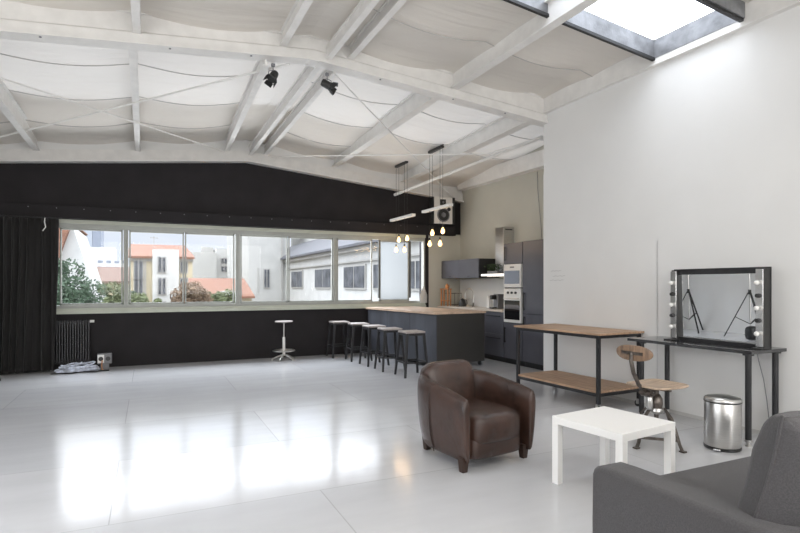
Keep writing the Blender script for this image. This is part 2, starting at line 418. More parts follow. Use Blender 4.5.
# ------------------------------------------------------------------ windows
b = MB()
b.box(WX0, WX1, YB - .06, YB + .06, .88, .93); b.box(WX0 + .0, WX1, YB - .03, YB + .05, .93, .965)
trim(b, 'pale green window sill along the back wall', M_SILL, bevel=.004)
b = MB(); b.box(WX0, WX1, YB - .04, YB + .05, 2.32, 2.38); trim(b, 'pale green head board above the windows', M_SILL, bevel=.003)
def window(n, x0, x1, leafs, zlo=.965, ztop=2.32, label=''):
    b = MB(); y0, y1 = YB - .01, YB + .09; f = .05
    b.box(x0, x1, y0, y1, zlo, zlo + f); b.box(x0, x1, y0, y1, ztop - .07, ztop)
    b.box(x0, x0 + .035, y0, y1, zlo + f, ztop - .07); b.box(x1 - .035, x1, y0, y1, zlo + f, ztop - .07)
    w = struct('window_%d' % n, b, M_FRAME, label, bevel=.003)
    for (a, c, m) in leafs:
        b = MB(); s = .022; yy = YB + .02
        b.box(a - s, c + s, yy, yy + .04, zlo + f, zlo + f + .03); b.box(a - s, c + s, yy, yy + .04, ztop - .1, ztop - .07)
        b.box(a - s, a, yy, yy + .04, zlo + f, ztop - .07); b.box(c, c + s, yy, yy + .04, zlo + f, ztop - .07)
        fr = b.build('sash', M_FRAME, w, bevel=.002)
        b = MB(); b.box(a, c, yy + .018, yy + .024, zlo + f + .03, ztop - .1); b.build('pane', m, fr)
    return w
window(1, WX0, -.33, [(-1.24, -.40, M_GLASS)], label='leftmost window beside the black curtain')
window(2, -.33, 1.46, [(-.26, .54, M_GLASS), (.60, 1.38, M_GLASS)], label='second window with two sashes, cream house behind')
window(3, 1.46, 3.28, [(1.53, 2.34, M_GLASS), (2.40, 3.22, M_GLASS)], label='third window with two sashes, white courtyard wing behind')
w4 = window(4, 3.28, WX1, [(3.35, 4.04, M_GLASS), (4.24, 4.86, M_FROST)], label='rightmost window with a frosted sliding sash')
b = MB(); b.box(4.10, 4.20, YB + .05, YB + .056, 1.1, 2.25); b.box(4.93, 5.02, YB + .05, YB + .056, 1.1, 2.25); b.build('side_pane', M_GLASS, w4)
b = MB(); b.box(4.195, 4.235, YB - .0, YB + .05, 1.08, 2.24); b.box(4.875, 4.915, YB - .0, YB + .05, 1.08, 2.24); pass
b.build('dark_sash_stile', mat('dark_grey_stile', (.10, .11, .11), .4), w4)
b = MB()
for z in (2.319, 1.0): pass
b.box(WX0, WX1, YB + .09, YB + .25, .90, .965); trim(b, 'outer sill ledge', M_SILL)
# unseen daylight windows to the left of and behind the camera
def daywin(n, axis, label):
    b = MB()
    if axis == 'x':
        for y in (.2, 1.4, 2.65, 3.9, 5.12): b.box(XL - .12, XL - .04, y, y + .08, .9, 3.1)
        b.box(XL - .12, XL - .04, .2, 5.2, .9, .98); b.box(XL - .12, XL - .04, .2, 5.2, 3.02, 3.1)
    else:
        for x in (-1.8, -.2, 1.4, 3.0, 4.52): b.box(x, x + .08, YF - .12, YF - .04, .9, 3.1)
        b.box(-1.8, 4.6, YF - .12, YF - .04, .9, .98); b.box(-1.8, 4.6, YF - .12, YF - .04, 3.02, 3.1)
    w = struct('window_%d' % n, b, M_FRAME, label)
    b = MB()
    if axis == 'x': b.box(XL - .085, XL - .079, .2, 5.2, .9, 3.1)
    else: b.box(-1.8, 4.6, YF - .085, YF - .079, .9, 3.1)
    b.build('pane', M_GLASS, w)
daywin(6, 'x', 'unseen window band in the left wall, added for daylight'); daywin(7, 'y', 'unseen window band in the front wall, added for daylight')

# ------------------------------------------------------------------ armchair
def armchair():
    t = thing('armchair', (2.30, 3.66, 0), R(8), 'worn brown leather tub armchair with dark wooden feet on the pale floor', 'armchair')
    # U path (outer), local front is -Y
    path = []
    hw, fy, by = .362, -.37, .08
    for k in range(7): path.append((-hw - .0, fy + (by - fy) * k / 6))
    for k in range(1, 12):
        a = math.pi - math.pi * k / 12; path.append((hw * math.cos(a), by + .33 * math.sin(a)))
    for k in range(7): path.append((hw, by + (fy - by) * k / 6))
    n = len(path); rings = []
    for i, (x, y) in enumerate(path):
        a = Vector(path[max(i - 1, 0)]); c = Vector(path[min(i + 1, n - 1)]); d = (c - a).normalized()
        nrm = Vector((-d.y, d.x))       # outward (path runs left-front -> back -> right-front)
        s = abs(i - (n - 1) / 2) / ((n - 1) / 2)
        H = .545 + .115 * (1 - s) ** .75 * 1.0
        th = .068 + .07 * (1 - s)
        lo = .065
        prof = [(-.045, lo), (-.012, .22), (.004, .40), (.006, H - .07), (-.012, H - .022), (-th / 2, H), (-th + .013, H - .022), (-th, H - .07), (-th, .40), (-th, .24), (-th, lo)]
        rings.append([(x + nrm.x * o, y + nrm.y * o, z) for o, z in prof])
    def shrink(r, f, dy):
        c = sum((Vector(q) for q in r), Vector()) / len(r); return [(c.x + (q[0] - c.x) * f, q[1] + dy, c.z + (q[2] - c.z) * (1 - (1 - f) * .35)) for q in r]
    rings = [shrink(rings[0], .55, -.022)] + [shrink(rings[0], .9, -.012)] + rings + [shrink(rings[-1], .9, -.012)] + [shrink(rings[-1], .55, -.022)]
    MB().loft(rings).build('shell', M_LEATHER, t, sub=2)
    b = MB(); superblob(b, (0, -.085, .285), .262, .315, .125, .42); b.build('seat_cushion', M_LEATHER, t, sub=1)
    b = MB(); superblob(b, (0, -.11, .155), .262, .262, .09, .3); b.build('seat_base', M_LEATHER, t, sub=1)
    m = Matrix.Translation((0, .245, .515)) @ Matrix.Rotation(R(-10), 4, 'X')
    b = MB(); superblob(b, (0, 0, 0), .255, .095, .20, .5, m=m); b.build('back_cushion', M_LEATHER, t, sub=1)
    for sx in (-1, 1):
        MB().tube([(sx * (.362 + o), .02, z) for z, o in ((.07, -.046), (.22, -.010), (.40, .005), (.50, .005), (.58, -.012))], .004, 6).build('seam', mat('dark_piping', (.02, .01, .008), .5), t)
    for x, y in ((-.30, -.31), (.30, -.31), (-.20, .27), (.20, .27)):
        MB().loft([[(x + u * w, y + v * w, z) for u, v in ((-1, -1), (1, -1), (1, 1), (-1, 1))] for w, z in ((.022, 0), (.032, .11))]).build('foot', M_LEGWOOD, t, bevel=.004)
armchair()

# ------------------------------------------------------------------ white side table
def side_table():
    t = thing('side_table', (2.785, 2.645, 0), R(7), 'square white low table with thick legs in front of the sofa', 'side table')
    h = .272
    MB().box(-h, h, -h, h, .405, .455).build('table_top', M_TABLE, t, bevel=.003)
    for sx in (-1, 1):
        for sy in (-1, 1):
            MB().box(sx * h, sx * (h - .05), sy * h, sy * (h - .05), 0, .405).build('leg', M_TABLE, t, bevel=.002)
side_table()

# ------------------------------------------------------------------ sofa
def sofa():
    t = thing('sofa', (1.775, .60, 0), R(0), 'dark grey fabric sofa seen from behind its arm, bottom right corner', 'sofa')
    def arm(x0, x1):
        prof = [(x0, .06), (x0 - .004, .3), (x0, .53), (x0 + .008, .548), (x0 + .025, .556), (x1 - .025, .556), (x1 - .008, .548), (x1, .53), (x1 + .002, .3), (x1, .06)]
        r = []
        for y, k, dz in ((.0, 1, 0), (.05, 1, 0), (.6, 1, 0), (1.08, 1, 0), (1.165, 1, -.004), (1.20, .93, -.02), (1.215, .75, -.06)):
            c = (x0 + x1) / 2
            r.append([(c + (x - c) * k, y, z + (dz if z > .4 else 0)) for x, z in prof])
        return MB().loft(r)
    arm(0, .16).build('armrest', M_SOFA, t, bevel=.008, segs=3)
    arm(2.04, 2.2).build('armrest', M_SOFA, t, bevel=.008, segs=3)
    MB().box(.16, 2.04, .05, 1.2, .08, .30).build('seat_frame', M_SOFA, t, bevel=.02)
    MB().box(.162, 2.038, .2, 1.225, .30, .435).build('seat_cushion', M_SOFA, t, bevel=.028, segs=4)
    MB().box(.162, 2.038, .0, .2, .08, .78).build('backrest', M_SOFA, t, bevel=.03, segs=4)
    for x in (.07, 2.13):
        for y in (.08, 1.1): MB().cyl((x, y, 0), (x, y, .07), .02, .025).build('foot', M_LEGWOOD, t, smooth=True)
sofa()
# loose back cushion: plump body, piped edge seam, crease wrinkles
def back_cushion():
    W, Hh, T = .34, .255, .125
    m = Matrix.Translation((2.17, 1.11, .675)) @ Matrix.Rotation(R(15), 4, 'X')
    bm_ = MB(); n = 26; rings = []
    def edge(u):  # pillow corners pulled in at the middle of the sides
        return 1 - .09 * (1 - u * u)
    top = []; bot = []
    for j in range(n + 1):
        v = -1 + 2 * j / n; rt = []; rb = []
        for i in range(n + 1):
            u = -1 + 2 * i / n
            x = u * W * edge(v); z = v * Hh * edge(u)
            f = max(0, (1 - u ** 4) * (1 - v ** 4)) ** .5
            w = .006 * math.sin(z * 60 + 3 * u) * (1 - abs(u)) + .01 * noise.noise(Vector((x * 9, z * 9, 1)))
            rt.append(bm_.bm.verts.new(m @ Vector((x, T * f + w * f + .004, z)))); rb.append(bm_.bm.verts.new(m @ Vector((x, -T * f + w * f - .004, z))))
        top.append(rt); bot.append(rb)
    for j in range(n):
        for i in range(n):
            bm_.face([top[j][i], top[j][i + 1], top[j + 1][i + 1], top[j + 1][i]]); bm_.face([bot[j][i], bot[j + 1][i], bot[j + 1][i + 1], bot[j][i + 1]])
    for k in range(n):
        bm_.face([top[0][k], bot[0][k], bot[0][k + 1], top[0][k + 1]]); bm_.face([top[n][k], top[n][k + 1], bot[n][k + 1], bot[n][k]])
        bm_.face([top[k][0], top[k + 1][0], bot[k + 1][0], bot[k][0]]); bm_.face([top[k][n], bot[k][n], bot[k + 1][n], top[k + 1][n]])
    o = bm_.build('sofa_cushion', M_SOFA, smooth=True, ang=180)
    tag(o, 'plump dark grey cushion standing upright on the grey sofa', 'cushion')
    e = MB(); pts = [m @ Vector((-W * edge(v), 0, v * Hh * edge(1))) for v in [-1 + 2 * k / 20 for k in range(21)]]
    pts += [m @ Vector((u * W, 0, Hh * edge(u))) for u in [-1 + 2 * k / 20 for k in range(1, 21)]]
    e.tube(pts, .006, 6).build('piping', M_SOFA, o, smooth=True)
back_cushion()

# ------------------------------------------------------------------ rolling work table (cart)
def cart():
    t = thing('work_table', (4.27, 4.24, 0), R(3), 'long two-tier wooden work table on castors with black metal frame', 'table')
    L, W = 1.30, .66
    MB().box(-.02, W + .02, -.03, L + .03, .81, .832).build('table_top', M_CARTWOOD, t, bevel=.003)
    b = MB(); k = .03
    for z in (.775,):
        b.box(0, W, 0, k, z, .81); b.box(0, W, L - k, L, z, .81); b.box(0, k, k, L - k, z, .81); b.box(W - k, W, k, L - k, z, .81)
    b.build('top_frame', M_DARKMETAL, t, bevel=.002)
    MB().box(.002, W - .002, .002, L - .002, .20, .222).build('shelf', M_CARTWOOD, t, bevel=.002)
    b = MB(); b.box(0, W, 0, k, .165, .20); b.box(0, W, L - k, L, .165, .20); b.box(0, k, k, L - k, .165, .20); b.box(W - k, W, k, L - k, .165, .20)
    b.build('shelf_frame', M_DARKMETAL, t, bevel=.002)
    for x in (0, W - k):
        for y in (0, L - k):
            MB().box(x - .003, x + k + .003, y - .003, y + k + .003, .085, .80).build('leg', M_DARKMETAL, t, bevel=.002)
            cx, cy = x + k / 2, y + k / 2
            b = MB(); b.cyl((cx - .014, cy + .01, .036), (cx + .014, cy + .01, .036), .036, n=20)
            c = b.build('castor', M_PLASTICB, t, smooth=True)
            b = MB(); b.box(cx - .022, cx - .016, cy - .012, cy + .022, .03, .085); b.box(cx + .016, cx + .022, cy - .012, cy + .022, .03, .085); b.box(cx - .022, cx + .022, cy - .012, cy + .022, .076, .086)
            b.build('castor_fork', M_STEEL, c)
cart()

# ------------------------------------------------------------------ desk
def desk():
    t = thing('desk', (4.455, 2.775, 0), R(1), 'black desk with round black legs against the white wall', 'desk')
    L, W = 1.24, .492
    MB().box(0, W, 0, L, .772, .80).build('desk_top', M_DESK, t, bevel=.002)
    for x in (.065, W - .05):
        for y in (.065, L - .12):
            b = MB(); b.lathe([(.024, .05), (.024, .76)], (x, y, 0)); b.lathe([(.042, .755), (.042, .772)], (x, y, 0))
            lg = b.build('leg', M_DARKMETAL, t, smooth=True)
            b = MB(); b.lathe([(.03, .035), (.03, .055)], (x, y, 0)); b.lathe([(.012, .01), (.012, .036)], (x, y, 0)); b.lathe([(.024, 0), (.022, .012), (.012, .014)], (x, y, 0))
            b.build('foot', M_STEEL, lg, smooth=True)
desk()
# cable under the desk
o = MB().tube([(4.955, 3.05, .79), (4.95, 3.02, .66), (4.955, 2.98, .5), (4.95, 2.95, .32), (4.955, 2.93, .12)], .0035, 6).build('cord', M_GREYP, smooth=True)
tag(o, 'thin grey cord hanging on the white wall beneath the black desk', 'cord')

# ------------------------------------------------------------------ lit make-up mirror standing on the desk
def vanity():
    t = thing('makeup_mirror', (4.68, 2.83, .80), 0, 'wide black-framed dressing mirror with bulb posts standing on the desk', 'mirror')
    Y0, Y1, H = 0.0, .855, .685
    b = MB(); g = .25
    b.box(.06, .085, Y0 - .03, Y0 + .02, 0, H + .01); b.box(.06, .085, Y1 - .02, Y1 + .03, 0, H + .01); b.box(.06, .085, Y0, Y1, H - .045, H + .01); b.box(.06, .085, Y0, Y1, 0, .03)
    b.build('frame', M_DARKMETAL, t, bevel=.002)
    b = MB(); b.box(.073, .079, Y0, Y1, .028, H - .04)
    mo = b.build('mirror_glass', mat('mirror_silver', (.88, .89, .90), .01, metal=1), t)
    # outward reaching frame boards at both sides
    for y, ox in ((Y0, 0), (Y1, .045)):
        b = MB(); b.box(-.02 + ox, .075, y - .03, y + .03, .0, H); b.box(-.07, .07, y - .035, y + .045, 0, .012)
        p = b.build('bulb_post', M_PLASTICB, t, bevel=.003)
        b = MB(); b.box(-.027 + ox, -.019 + ox, y - .026, y + .036, .02, H - .01); b.build('chrome_strip', M_CHROME, p, bevel=.002)
        for k in range(3):
            z = .13 + .215 * k
            b = MB(); superblob(b, (-.050 + ox, y + .012, z), .021, .021, .021, 1, 16, 10)
            b.build('bulb', M_PLASTICW, p, smooth=True, ang=180)
        for k in range(2):
            z = .24 + .21 * k
            b = MB(); b.cyl((-.05 + ox, y + .012, z), (-.026 + ox, y + .012, z), .017, .02, n=14); b.build('empty_socket', M_PLASTICB, p, smooth=True)
    mo.rotation_euler = (0, R(-.95), 0)
vanity()

# ------------------------------------------------------------------ industrial swivel chair
def swivel():
    t = thing('swivel_chair', (3.87, 3.2, 0), R(2), 'vintage iron swivel work chair with curved wooden back and seat', 'chair')
    # seat: saddle board
    b = MB(); n = 12; rings = []
    def outline(s):
        pts = []
        for i in range(32):
            a = 2 * math.pi * i / 32; c, q = math.cos(a), math.sin(a)
            x = .20 * math.copysign(abs(c) ** .32, c); y = .19 * math.copysign(abs(q) ** .36, q) * (1 - .10 * (x < 0) * abs(x) / .2)
            pts.append((x * s, y * s))
        return pts
    for s, z in ((.97, .492), (1, .498), (1, .506), (.97, .511), (.6, .503), (.1, .500)):
        rings.append([(x, y, z - .25 * max(0, .1 - abs(x + .05)) * 0 + .12 * x * x * 4 * .3) for x, y in outline(s)])
    b.loft(rings).build('seat', M_SEATWOOD, t, smooth=True)
    # backrest: curved oval board
    b = MB(); n = 22; out = []; inn = []
    ring = [(math.copysign(abs(math.cos(a)) ** .75, math.cos(a)) * .175, math.sin(a) * .063) for a in [2 * math.pi * i / 36 for i in range(36)]]
    def bp(y, z, o, s=1): return (-.285 + o + .55 * (y * s) ** 2, y * s, .785 + z * s)
    b.loft([[bp(y, z, .010, .1) for y, z in ring], [bp(y, z, .010, .9) for y, z in ring], [bp(y, z, .006, 1) for y, z in ring], [bp(y, z, -.006, 1) for y, z in ring], [bp(y, z, -.010, .9) for y, z in ring], [bp(y, z, -.010, .1) for y, z in ring]])
    br = b.build('backrest', M_CHAIRWOOD, t, smooth=True)
    b = MB()
    b.loft([[bp(y, z * .0 + dz, o) for y, dz, o in ((-.1 + .2 * k / 6, 0, 0),) for o, dz in ((-.020, -.012), (-.012, -.012), (-.012, .012), (-.020, .012))] for k in range(7)])
    b.build('back_plate', M_IRON, br)
    b = MB(); b.tube([(-.300, 0, .79), (-.305, 0, .72), (-.275, 0, .62), (-.215, 0, .52), (-.14, 0, .465), (-.04, 0, .455)], [.013, .016, .017, .017, .017, .014], 10)
    b.build('back_bar', M_IRON, t, smooth=True)
    b = MB(); b.box(-.13, .13, -.02, .02, .462, .485); b.box(-.02, .02, -.13, .13, .462, .485); b.cyl((-.12, -.045, .44), (-.12, .045, .44), .028, n=16)
    b.cyl((-.12, -.07, .44), (-.12, .07, .44), .012, n=10)
    b.build('seat_bracket', M_IRON, t, bevel=.003)
    b = MB(); b.lathe([(.018, .20), (.018, .30), (.045, .31), (.05, .34), (.048, .39), (.03, .42), (.022, .43), (.022, .465)], n=20)
    b.build('column', M_IRON, t, smooth=True)
    b = MB(); b.lathe([(.0, .0), (.026, .0), (.030, .02), (.026, .10), (.012, .12), (.0, .12)], (-.085, .0, .315), n=14)
    b.lathe([(.05, .265), (.06, .285), (.055, .31), (.02, .315)], n=18); b.build('height_mechanism', M_STEEL, t, smooth=True)
    for k in range(4):
        a = math.pi / 2 * k; c, s = math.cos(a), math.sin(a)
        b = MB(); pts = [(.03, .29), (.09, .30), (.14, .25), (.18, .15), (.215, .05), (.235, .012)]
        b.loft([[(r * c + s * w, r * s - c * w, z) if 0 else (r * c - s * w + c * e, r * s + c * w + s * e, z + e * .0) for w, e in ((-.014, -.006), (.014, -.006), (.014, .006), (-.014, .006))] for r, z in pts])
        b.loft([[(.23 * c + x * c - s * y, .23 * s + x * s + c * y, z) for x, y in ((-.01, -.02), (.035, -.02), (.035, .02), (-.01, .02))] for z in (0, .012)])
        b.build('leg', M_IRON, t, bevel=.002)
    b = MB()
    P = [(.205 * math.cos(math.pi / 2 * k), .205 * math.sin(math.pi / 2 * k), .085) for k in range(4)]
    for k in range(4): b.bar(P[k], P[(k + 1) % 4], .006, .022)
    b.build('stretcher', M_IRON, t)
swivel()

# ------------------------------------------------------------------ pedal bin
t = thing('pedal_bin', (4.285, 2.905, 0), R(200), 'round brushed steel pedal bin beside the desk leg', 'bin')
MB().lathe([(.138, .02), (.143, .03), (.143, .395), (.140, .40)], n=40).build('body', M_STEEL, t, smooth=True)
MB().lathe([(.146, .398), (.148, .41), (.146, .425), (.135, .437), (.08, .450), (.0, .455)], n=40).build('lid', M_STEEL, t, smooth=True)
MB().lathe([(.141, 0), (.147, .008), (.147, .024), (.14, .028)], n=40).build('base_ring', M_PLASTICB, t, smooth=True)
MB().lathe([(.1445, .396), (.149, .400), (.149, .407), (.1445, .410)], n=40).build('rim', M_PLASTICB, t, smooth=True)
MB().box(.14, .18, -.03, .03, .012, .022).build('pedal', M_CHROME, t, bevel=.003)
MB().box(-.165, -.14, -.045, .045, .375, .43).build('hinge', M_PLASTICB, t, bevel=.004)
t.scale = (.93, .93, .96)

# ------------------------------------------------------------------ bar stools
def bar_stool():
    t = thing('bar_stool', (0, 0, 0), 0, '', 'bar stool', 'black bar stools along the island')
    h = .155
    MB().box(-h, h, -h, h, .635, .662).build('seat', M_STOOLTOP, t, bevel=.006)
    b = MB(); b.box(-h + .008, h - .008, -h + .008, h - .008, .60, .635); b.build('apron', M_DARKMETAL, t, bevel=.002)
    for sx in (-1, 1):
        for sy in (-1, 1):
            MB().loft([[(sx * r + u, sy * r + v, z) for u, v in ((-w, -w), (w, -w), (w, w), (-w, w))] for r, w, z in ((.185, .014, 0), (.132, .020, .63))]).build('leg', M_DARKMETAL, t, bevel=.002)
    b = MB()
    for z, r in ((.21, .168),):
        for a, c in (((-r, -r), (r, -r)), ((r, -r), (r, r)), ((r, r), (-r, r)), ((-r, r), (-r, -r))):
            b.bar((*a, z), (*c, z), .014, .022)
    b.build('footrest', M_DARKMETAL, t)
    return t
st = bar_stool()
spots = [(3.54, 7.18, 'black metal bar stool with grey seat at the island, nearest the armchair'),
         (3.47, 7.82, 'black metal bar stool at the island, second nearest to the camera'),
         (3.45, 8.43, 'black metal bar stool at the island, middle one of the five'),
         (3.41, 9.06, 'black metal bar stool at the island, second from the back wall'),
         (3.25, 9.66, 'black metal bar stool standing against the black wall under the window')]
for i, (x, y, lb) in enumerate(spots):
    o = st if i == 0 else copy_tree(st)
    o.location = (x, y, 0); o.rotation_euler.z = R(random.uniform(-4, 4)); o['label'] = lb

# round adjustable stool
t = thing('swivel_stool', (2.2, 9.62, 0), R(20), 'small round chrome swivel stool alone in front of the black wall', 'stool')
MB().lathe([(.0, .675), (.15, .675), (.158, .683), (.158, .695), (.15, .70), (0, .70)], n=32).build('seat', M_STOOLTOP, t, smooth=True)
MB().lathe([(.012, .40), (.012, .66), (.05, .665), (.05, .675)], n=16).build('spindle', M_STEEL, t, smooth=True)
MB().lathe([(.024, .08), (.024, .40), (.018, .41)], n=16).build('column', M_PLASTICW, t, smooth=True)
b = MB(); b.tube([(.19 * math.cos(2 * math.pi * k / 32), .19 * math.sin(2 * math.pi * k / 32), .17) for k in range(33)], .011, 8)
for k in range(4): b.cyl((0, 0, .17), (.19 * math.cos(math.pi / 2 * k), .19 * math.sin(math.pi / 2 * k), .17), .007, n=8)
b.build('foot_ring', M_STEEL, t, smooth=True)
for k in range(5):
    a = 2 * math.pi * k / 5; c, s = math.cos(a), math.sin(a)
    MB().tube([(.02 * c, .02 * s, .09), (.12 * c, .12 * s, .06), (.2 * c, .2 * s, .02), (.205 * c, .205 * s, 0)], [.016, .013, .011, .014], 8).build('leg', M_STEEL, t, smooth=True)

# ------------------------------------------------------------------ kitchen island
t = thing('kitchen_island', (4.13, 7.5, 0), R(6), 'dark slate kitchen island on castors, bar stools along its left side', 'kitchen island')
L, W = 2.32, .99
b = MB(); b.box(.0, .02, .0, L, .07, .87)
b.build('side_panel', M_ISLAND, t, bevel=.002)
b = MB(); b.box(.021, W, .0, .02, .07, .87); b.box(.971, W, .02, L, .07, .87); b.box(.021, .97, L - .02, L, .07, .87); b.box(.021, .97, .02, L - .02, .07, .09)
b.build('end_panel', M_ISLANDEND, t, bevel=.002)
for y in (.78, 1.56):
    b = MB(); b.box(-.002, .001, y, y + .006, .07, .87); b.build('panel_joint', M_CABDARK, t)
for x, y in ((.08, .08), (W - .06, .06), (.08, L - .08), (W - .06, L - .06)):
    MB().cyl((x - .014, y, .034), (x + .014, y, .034), .034, n=16).build('castor', M_PLASTICB, t, smooth=True)
    
MB().box(-.04, W + .02, -.015, L + .02, .872, .908).build('worktop', M_WOODTOP, t, bevel=.003)

# things on / behind the island
t = thing('wooden_rack', (5.02, 9.62, .908), R(8), 'copper and wood shelf stand with thin rails in the kitchen corner', 'rack')
t.location = (5.57, 9.62, .906)
b = MB()
for x in (0, .07): b.box(x, x + .022, 0, .022, 0, .36); b.box(x, x + .022, .22, .242, 0, .36)
b.box(-.01, .105, -.01, .25, .342, .36); b.box(-.005, .1, 0, .24, .10, .115)
b.build('stand', M_COPPER, t, bevel=.002)
b = MB()
for z in (.02, .26): b.tube([(.10, .0, z), (.36, .0, z), (.36, .22, z), (.10, .22, z)], .005, 6)
for x in (.18, .27, .36): b.tube([(x, 0, 0), (x, 0, .27)], .004, 6)
b.tube([(.36, .22, 0), (.36, .22, .27)], .004, 6)
b.build('rails', M_IRON, t, smooth=True)
t2 = thing('jug', (5.60, 9.70, 1.267), 0, 'small amber jug on top of the copper rack', 'jug')
MB().lathe([(.03, 0), (.042, .03), (.038, .06), (.02, .085), (.026, .10)], n=20).build('body', M_COPPER, t2, smooth=True)
MB().tube([(.035, 0, .08), (.06, 0, .07), (.06, 0, .04), (.04, 0, .03)], .005, 6).build('handle', M_COPPER, t2, smooth=True)
# towel hanging by the window
b = MB(); rings = []
for k in range(7):
    z = 1.30 - k * .055; w = .02 + .055 * min(1, k / 3)
    rings.append([(5.17 + w * math.cos(a) * (1 + .25 * math.sin(4 * a)), 9.925 + .028 * math.sin(a), z) for a in [2 * math.pi * i / 20 for i in range(20)]])
b.loft(rings); o = b.build('towel', mat('pale_towel', (.62, .62, .60), .9, bump=.3), smooth=True, ang=60)
tag(o, 'pale cloth hanging in folds at the right end of the windows', 'towel')

# ------------------------------------------------------------------ kitchen run (fronts at x = 5.55)
XF = 5.55
def handle(parent, x, y, z0, z1, m=M_PLASTICB):
    b = MB(); b.box(x - .028, x - .016, y - .009, y + .009, z0, z1); b.box(x - .018, x, y - .006, y + .006, z0 + .01, z0 + .025); b.box(x - .018, x, y - .006, y + .006, z1 - .025, z1 - .01)
    return b.build('handle', m, parent)
def hhandle(parent, x, y0, y1, z, m=M_PLASTICB):
    b = MB(); b.box(x - .026, x - .014, y0, y1, z - .007, z + .007); b.box(x - .016, x, y0 + .01, y0 + .02, z - .005, z + .005); b.box(x - .016, x, y1 - .02, y1 - .01, z - .005, z + .005)
    return b.build('handle', m, parent)
# oven column
t = thing('oven_cabinet', (XF, 7.16, 0), 0, 'tall slate grey cabinet column holding the white oven and microwave', 'cabinet')
W = .51
b = MB(); b.box(.06, .54, .0, W, 0, .09); b.box(.02, .54, 0, .018, .09, 2.05); b.box(.02, .54, W - .018, W, .09, 2.05); b.box(.02, .54, .018, W - .018, 2.03, 2.05); b.box(.02, .54, .018, W - .018, .69, .71)
b.box(.52, .54, .018, W - .018, .09, 2.03); b.box(.02, .54, .018, W - .018, .09, .11); b.box(.02, .54, .018, W - .018, 1.283, 1.299); b.box(.02, .54, .018, W - .018, 1.690, 1.706)
b.build('body', M_CABDARK, t)
b = MB(); b.box(0, .019, .003, W - .003, 1.70, 2.047); d = b.build('door', M_CAB, t, bevel=.002); handle(d, 0, W - .05, 1.75, 1.99)
b = MB(); b.box(0, .019, .003, W - .003, .095, .70); d = b.build('door', M_CAB, t, bevel=.002); handle(d, 0, W - .05, .36, .62)
# oven & microwave
t = thing('built_in_oven', (XF, 7.16, .71), 0, 'white built-in oven with black glass door below the microwave', 'oven')
b = MB(); b.box(-.015, .42, .02, W - .02, .0, .57); b.build('body', M_PLASTICW, t, bevel=.003)
b = MB(); b.box(-.022, -.015, .05, W - .05, .05, .37); b.build('door_glass', M_OVENGLASS, t)
b = MB(); b.tube([(-.05, .06, .405), (-.05, W - .06, .405)], .008, 8); b.cyl((-.05, .08, .405), (-.01, .08, .405), .006, n=8); b.cyl((-.05, W - .08, .405), (-.01, W - .08, .405), .006, n=8); b.build('handle', M_STEEL, t, smooth=True)
for y in (.15, .255, .36):
    MB().cyl((-.035, y, .50), (-.014, y, .50), .02, n=16).build('knob', M_PLASTICB, t, smooth=True)
t = thing('microwave', (XF, 7.16, 1.30), 0, 'white built-in microwave with grey glass door above the oven', 'microwave')
b = MB(); b.box(-.015, .38, .02, W - .02, 0, .39); b.build('body', M_PLASTICW, t, bevel=.003)
b = MB(); b.box(-.02, -.015, .055, W - .045, .06, .28); b.build('door_glass', M_MICROGLASS, t)
b = MB(); b.box(-.019, -.015, .20, W - .2, .325, .35); b.build('display', M_GREYP, t)
# fridge column(s)
t = thing('fridge_cabinet', (XF, 6.02, 0), 0, 'tall slate grey fridge cabinet beside the white wall end', 'cabinet')
W = 1.13
b = MB(); b.box(.06, .54, 0, W, 0, .09); b.box(.02, .54, 0, W, .09, 2.055); b.build('body', M_CABDARK, t)
b = MB(); b.box(0, .019, .003, W - .003, .875, 2.052); d = b.build('door', M_CAB, t, bevel=.002); handle(d, 0, W - .05, .93, 1.22)
b = MB(); b.box(0, .019, .003, W - .003, .095, .865); d = b.build('door', M_CAB, t, bevel=.002); handle(d, 0, W - .05, .66, .83)
# base cabinets
base_lb = ['slate base cabinet with drawers right beside the oven column', 'slate base cabinet with drawers under the coffee machine', 'slate base cabinet with drawers under the faucet, hidden partly by the island', 'slate base cabinet with drawers in the back corner']
y = 7.68
for i in range(4):
    W = .58 if i < 3 else .56
    t = thing('base_cabinet', (XF, y, 0), 0, base_lb[i], 'cabinet', 'base cabinets of the kitchen run')
    b = MB(); b.box(.06, .54, 0, W, 0, .09); b.box(.02, .54, 0, W, .09, .868); b.build('body', M_CABDARK, t)
    for z0, z1 in ((.095, .48), (.486, .865)):
        b = MB(); b.box(0, .019, .003, W - .003, z0, z1); d = b.build('drawer', M_CAB, t, bevel=.002); hhandle(d, 0, .08, W - .08, z1 - .07)
    y += W + .002
t = MB(); t.box(XF - .03, XK - .004, 7.68, 9.985, .87, .905); o = t.build('kitchen_worktop', M_COUNTER, bevel=.003); tag(o, 'pale worktop running along the beige kitchen wall', 'worktop')
t = MB(); t.box(XK - .022, XK - .002, 8.05, 9.98, .906, 1.46); o = t.build('splashback', M_SPLASH); tag(o, 'glossy white splashback panel behind the faucet', 'splashback')
# wall cabinets
for i, (y0, y1, lb) in enumerate(((8.56, 9.26, 'slate wall cabinet nearest the cooker hood'), (9.262, 9.97, 'slate wall cabinet in the corner by the windows'))):
    t = thing('wall_cabinet', (5.62, y0, 1.48), 0, lb, 'cabinet', 'wall cabinets over the kitchen worktop')
    W = y1 - y0
    b = MB(); b.box(.018, .474, 0, W, 0, .36); b.build('body', M_CABDARK, t)
    b = MB(); b.box(0, .017, .002, W - .002, -.004, .362); d = b.build('door', M_CAB, t, bevel=.002)
    b = MB(); b.box(-.014, 0, W * .5 - .03, W * .5 + .03, .022, .034); b.build('handle', M_PLASTICB, d)
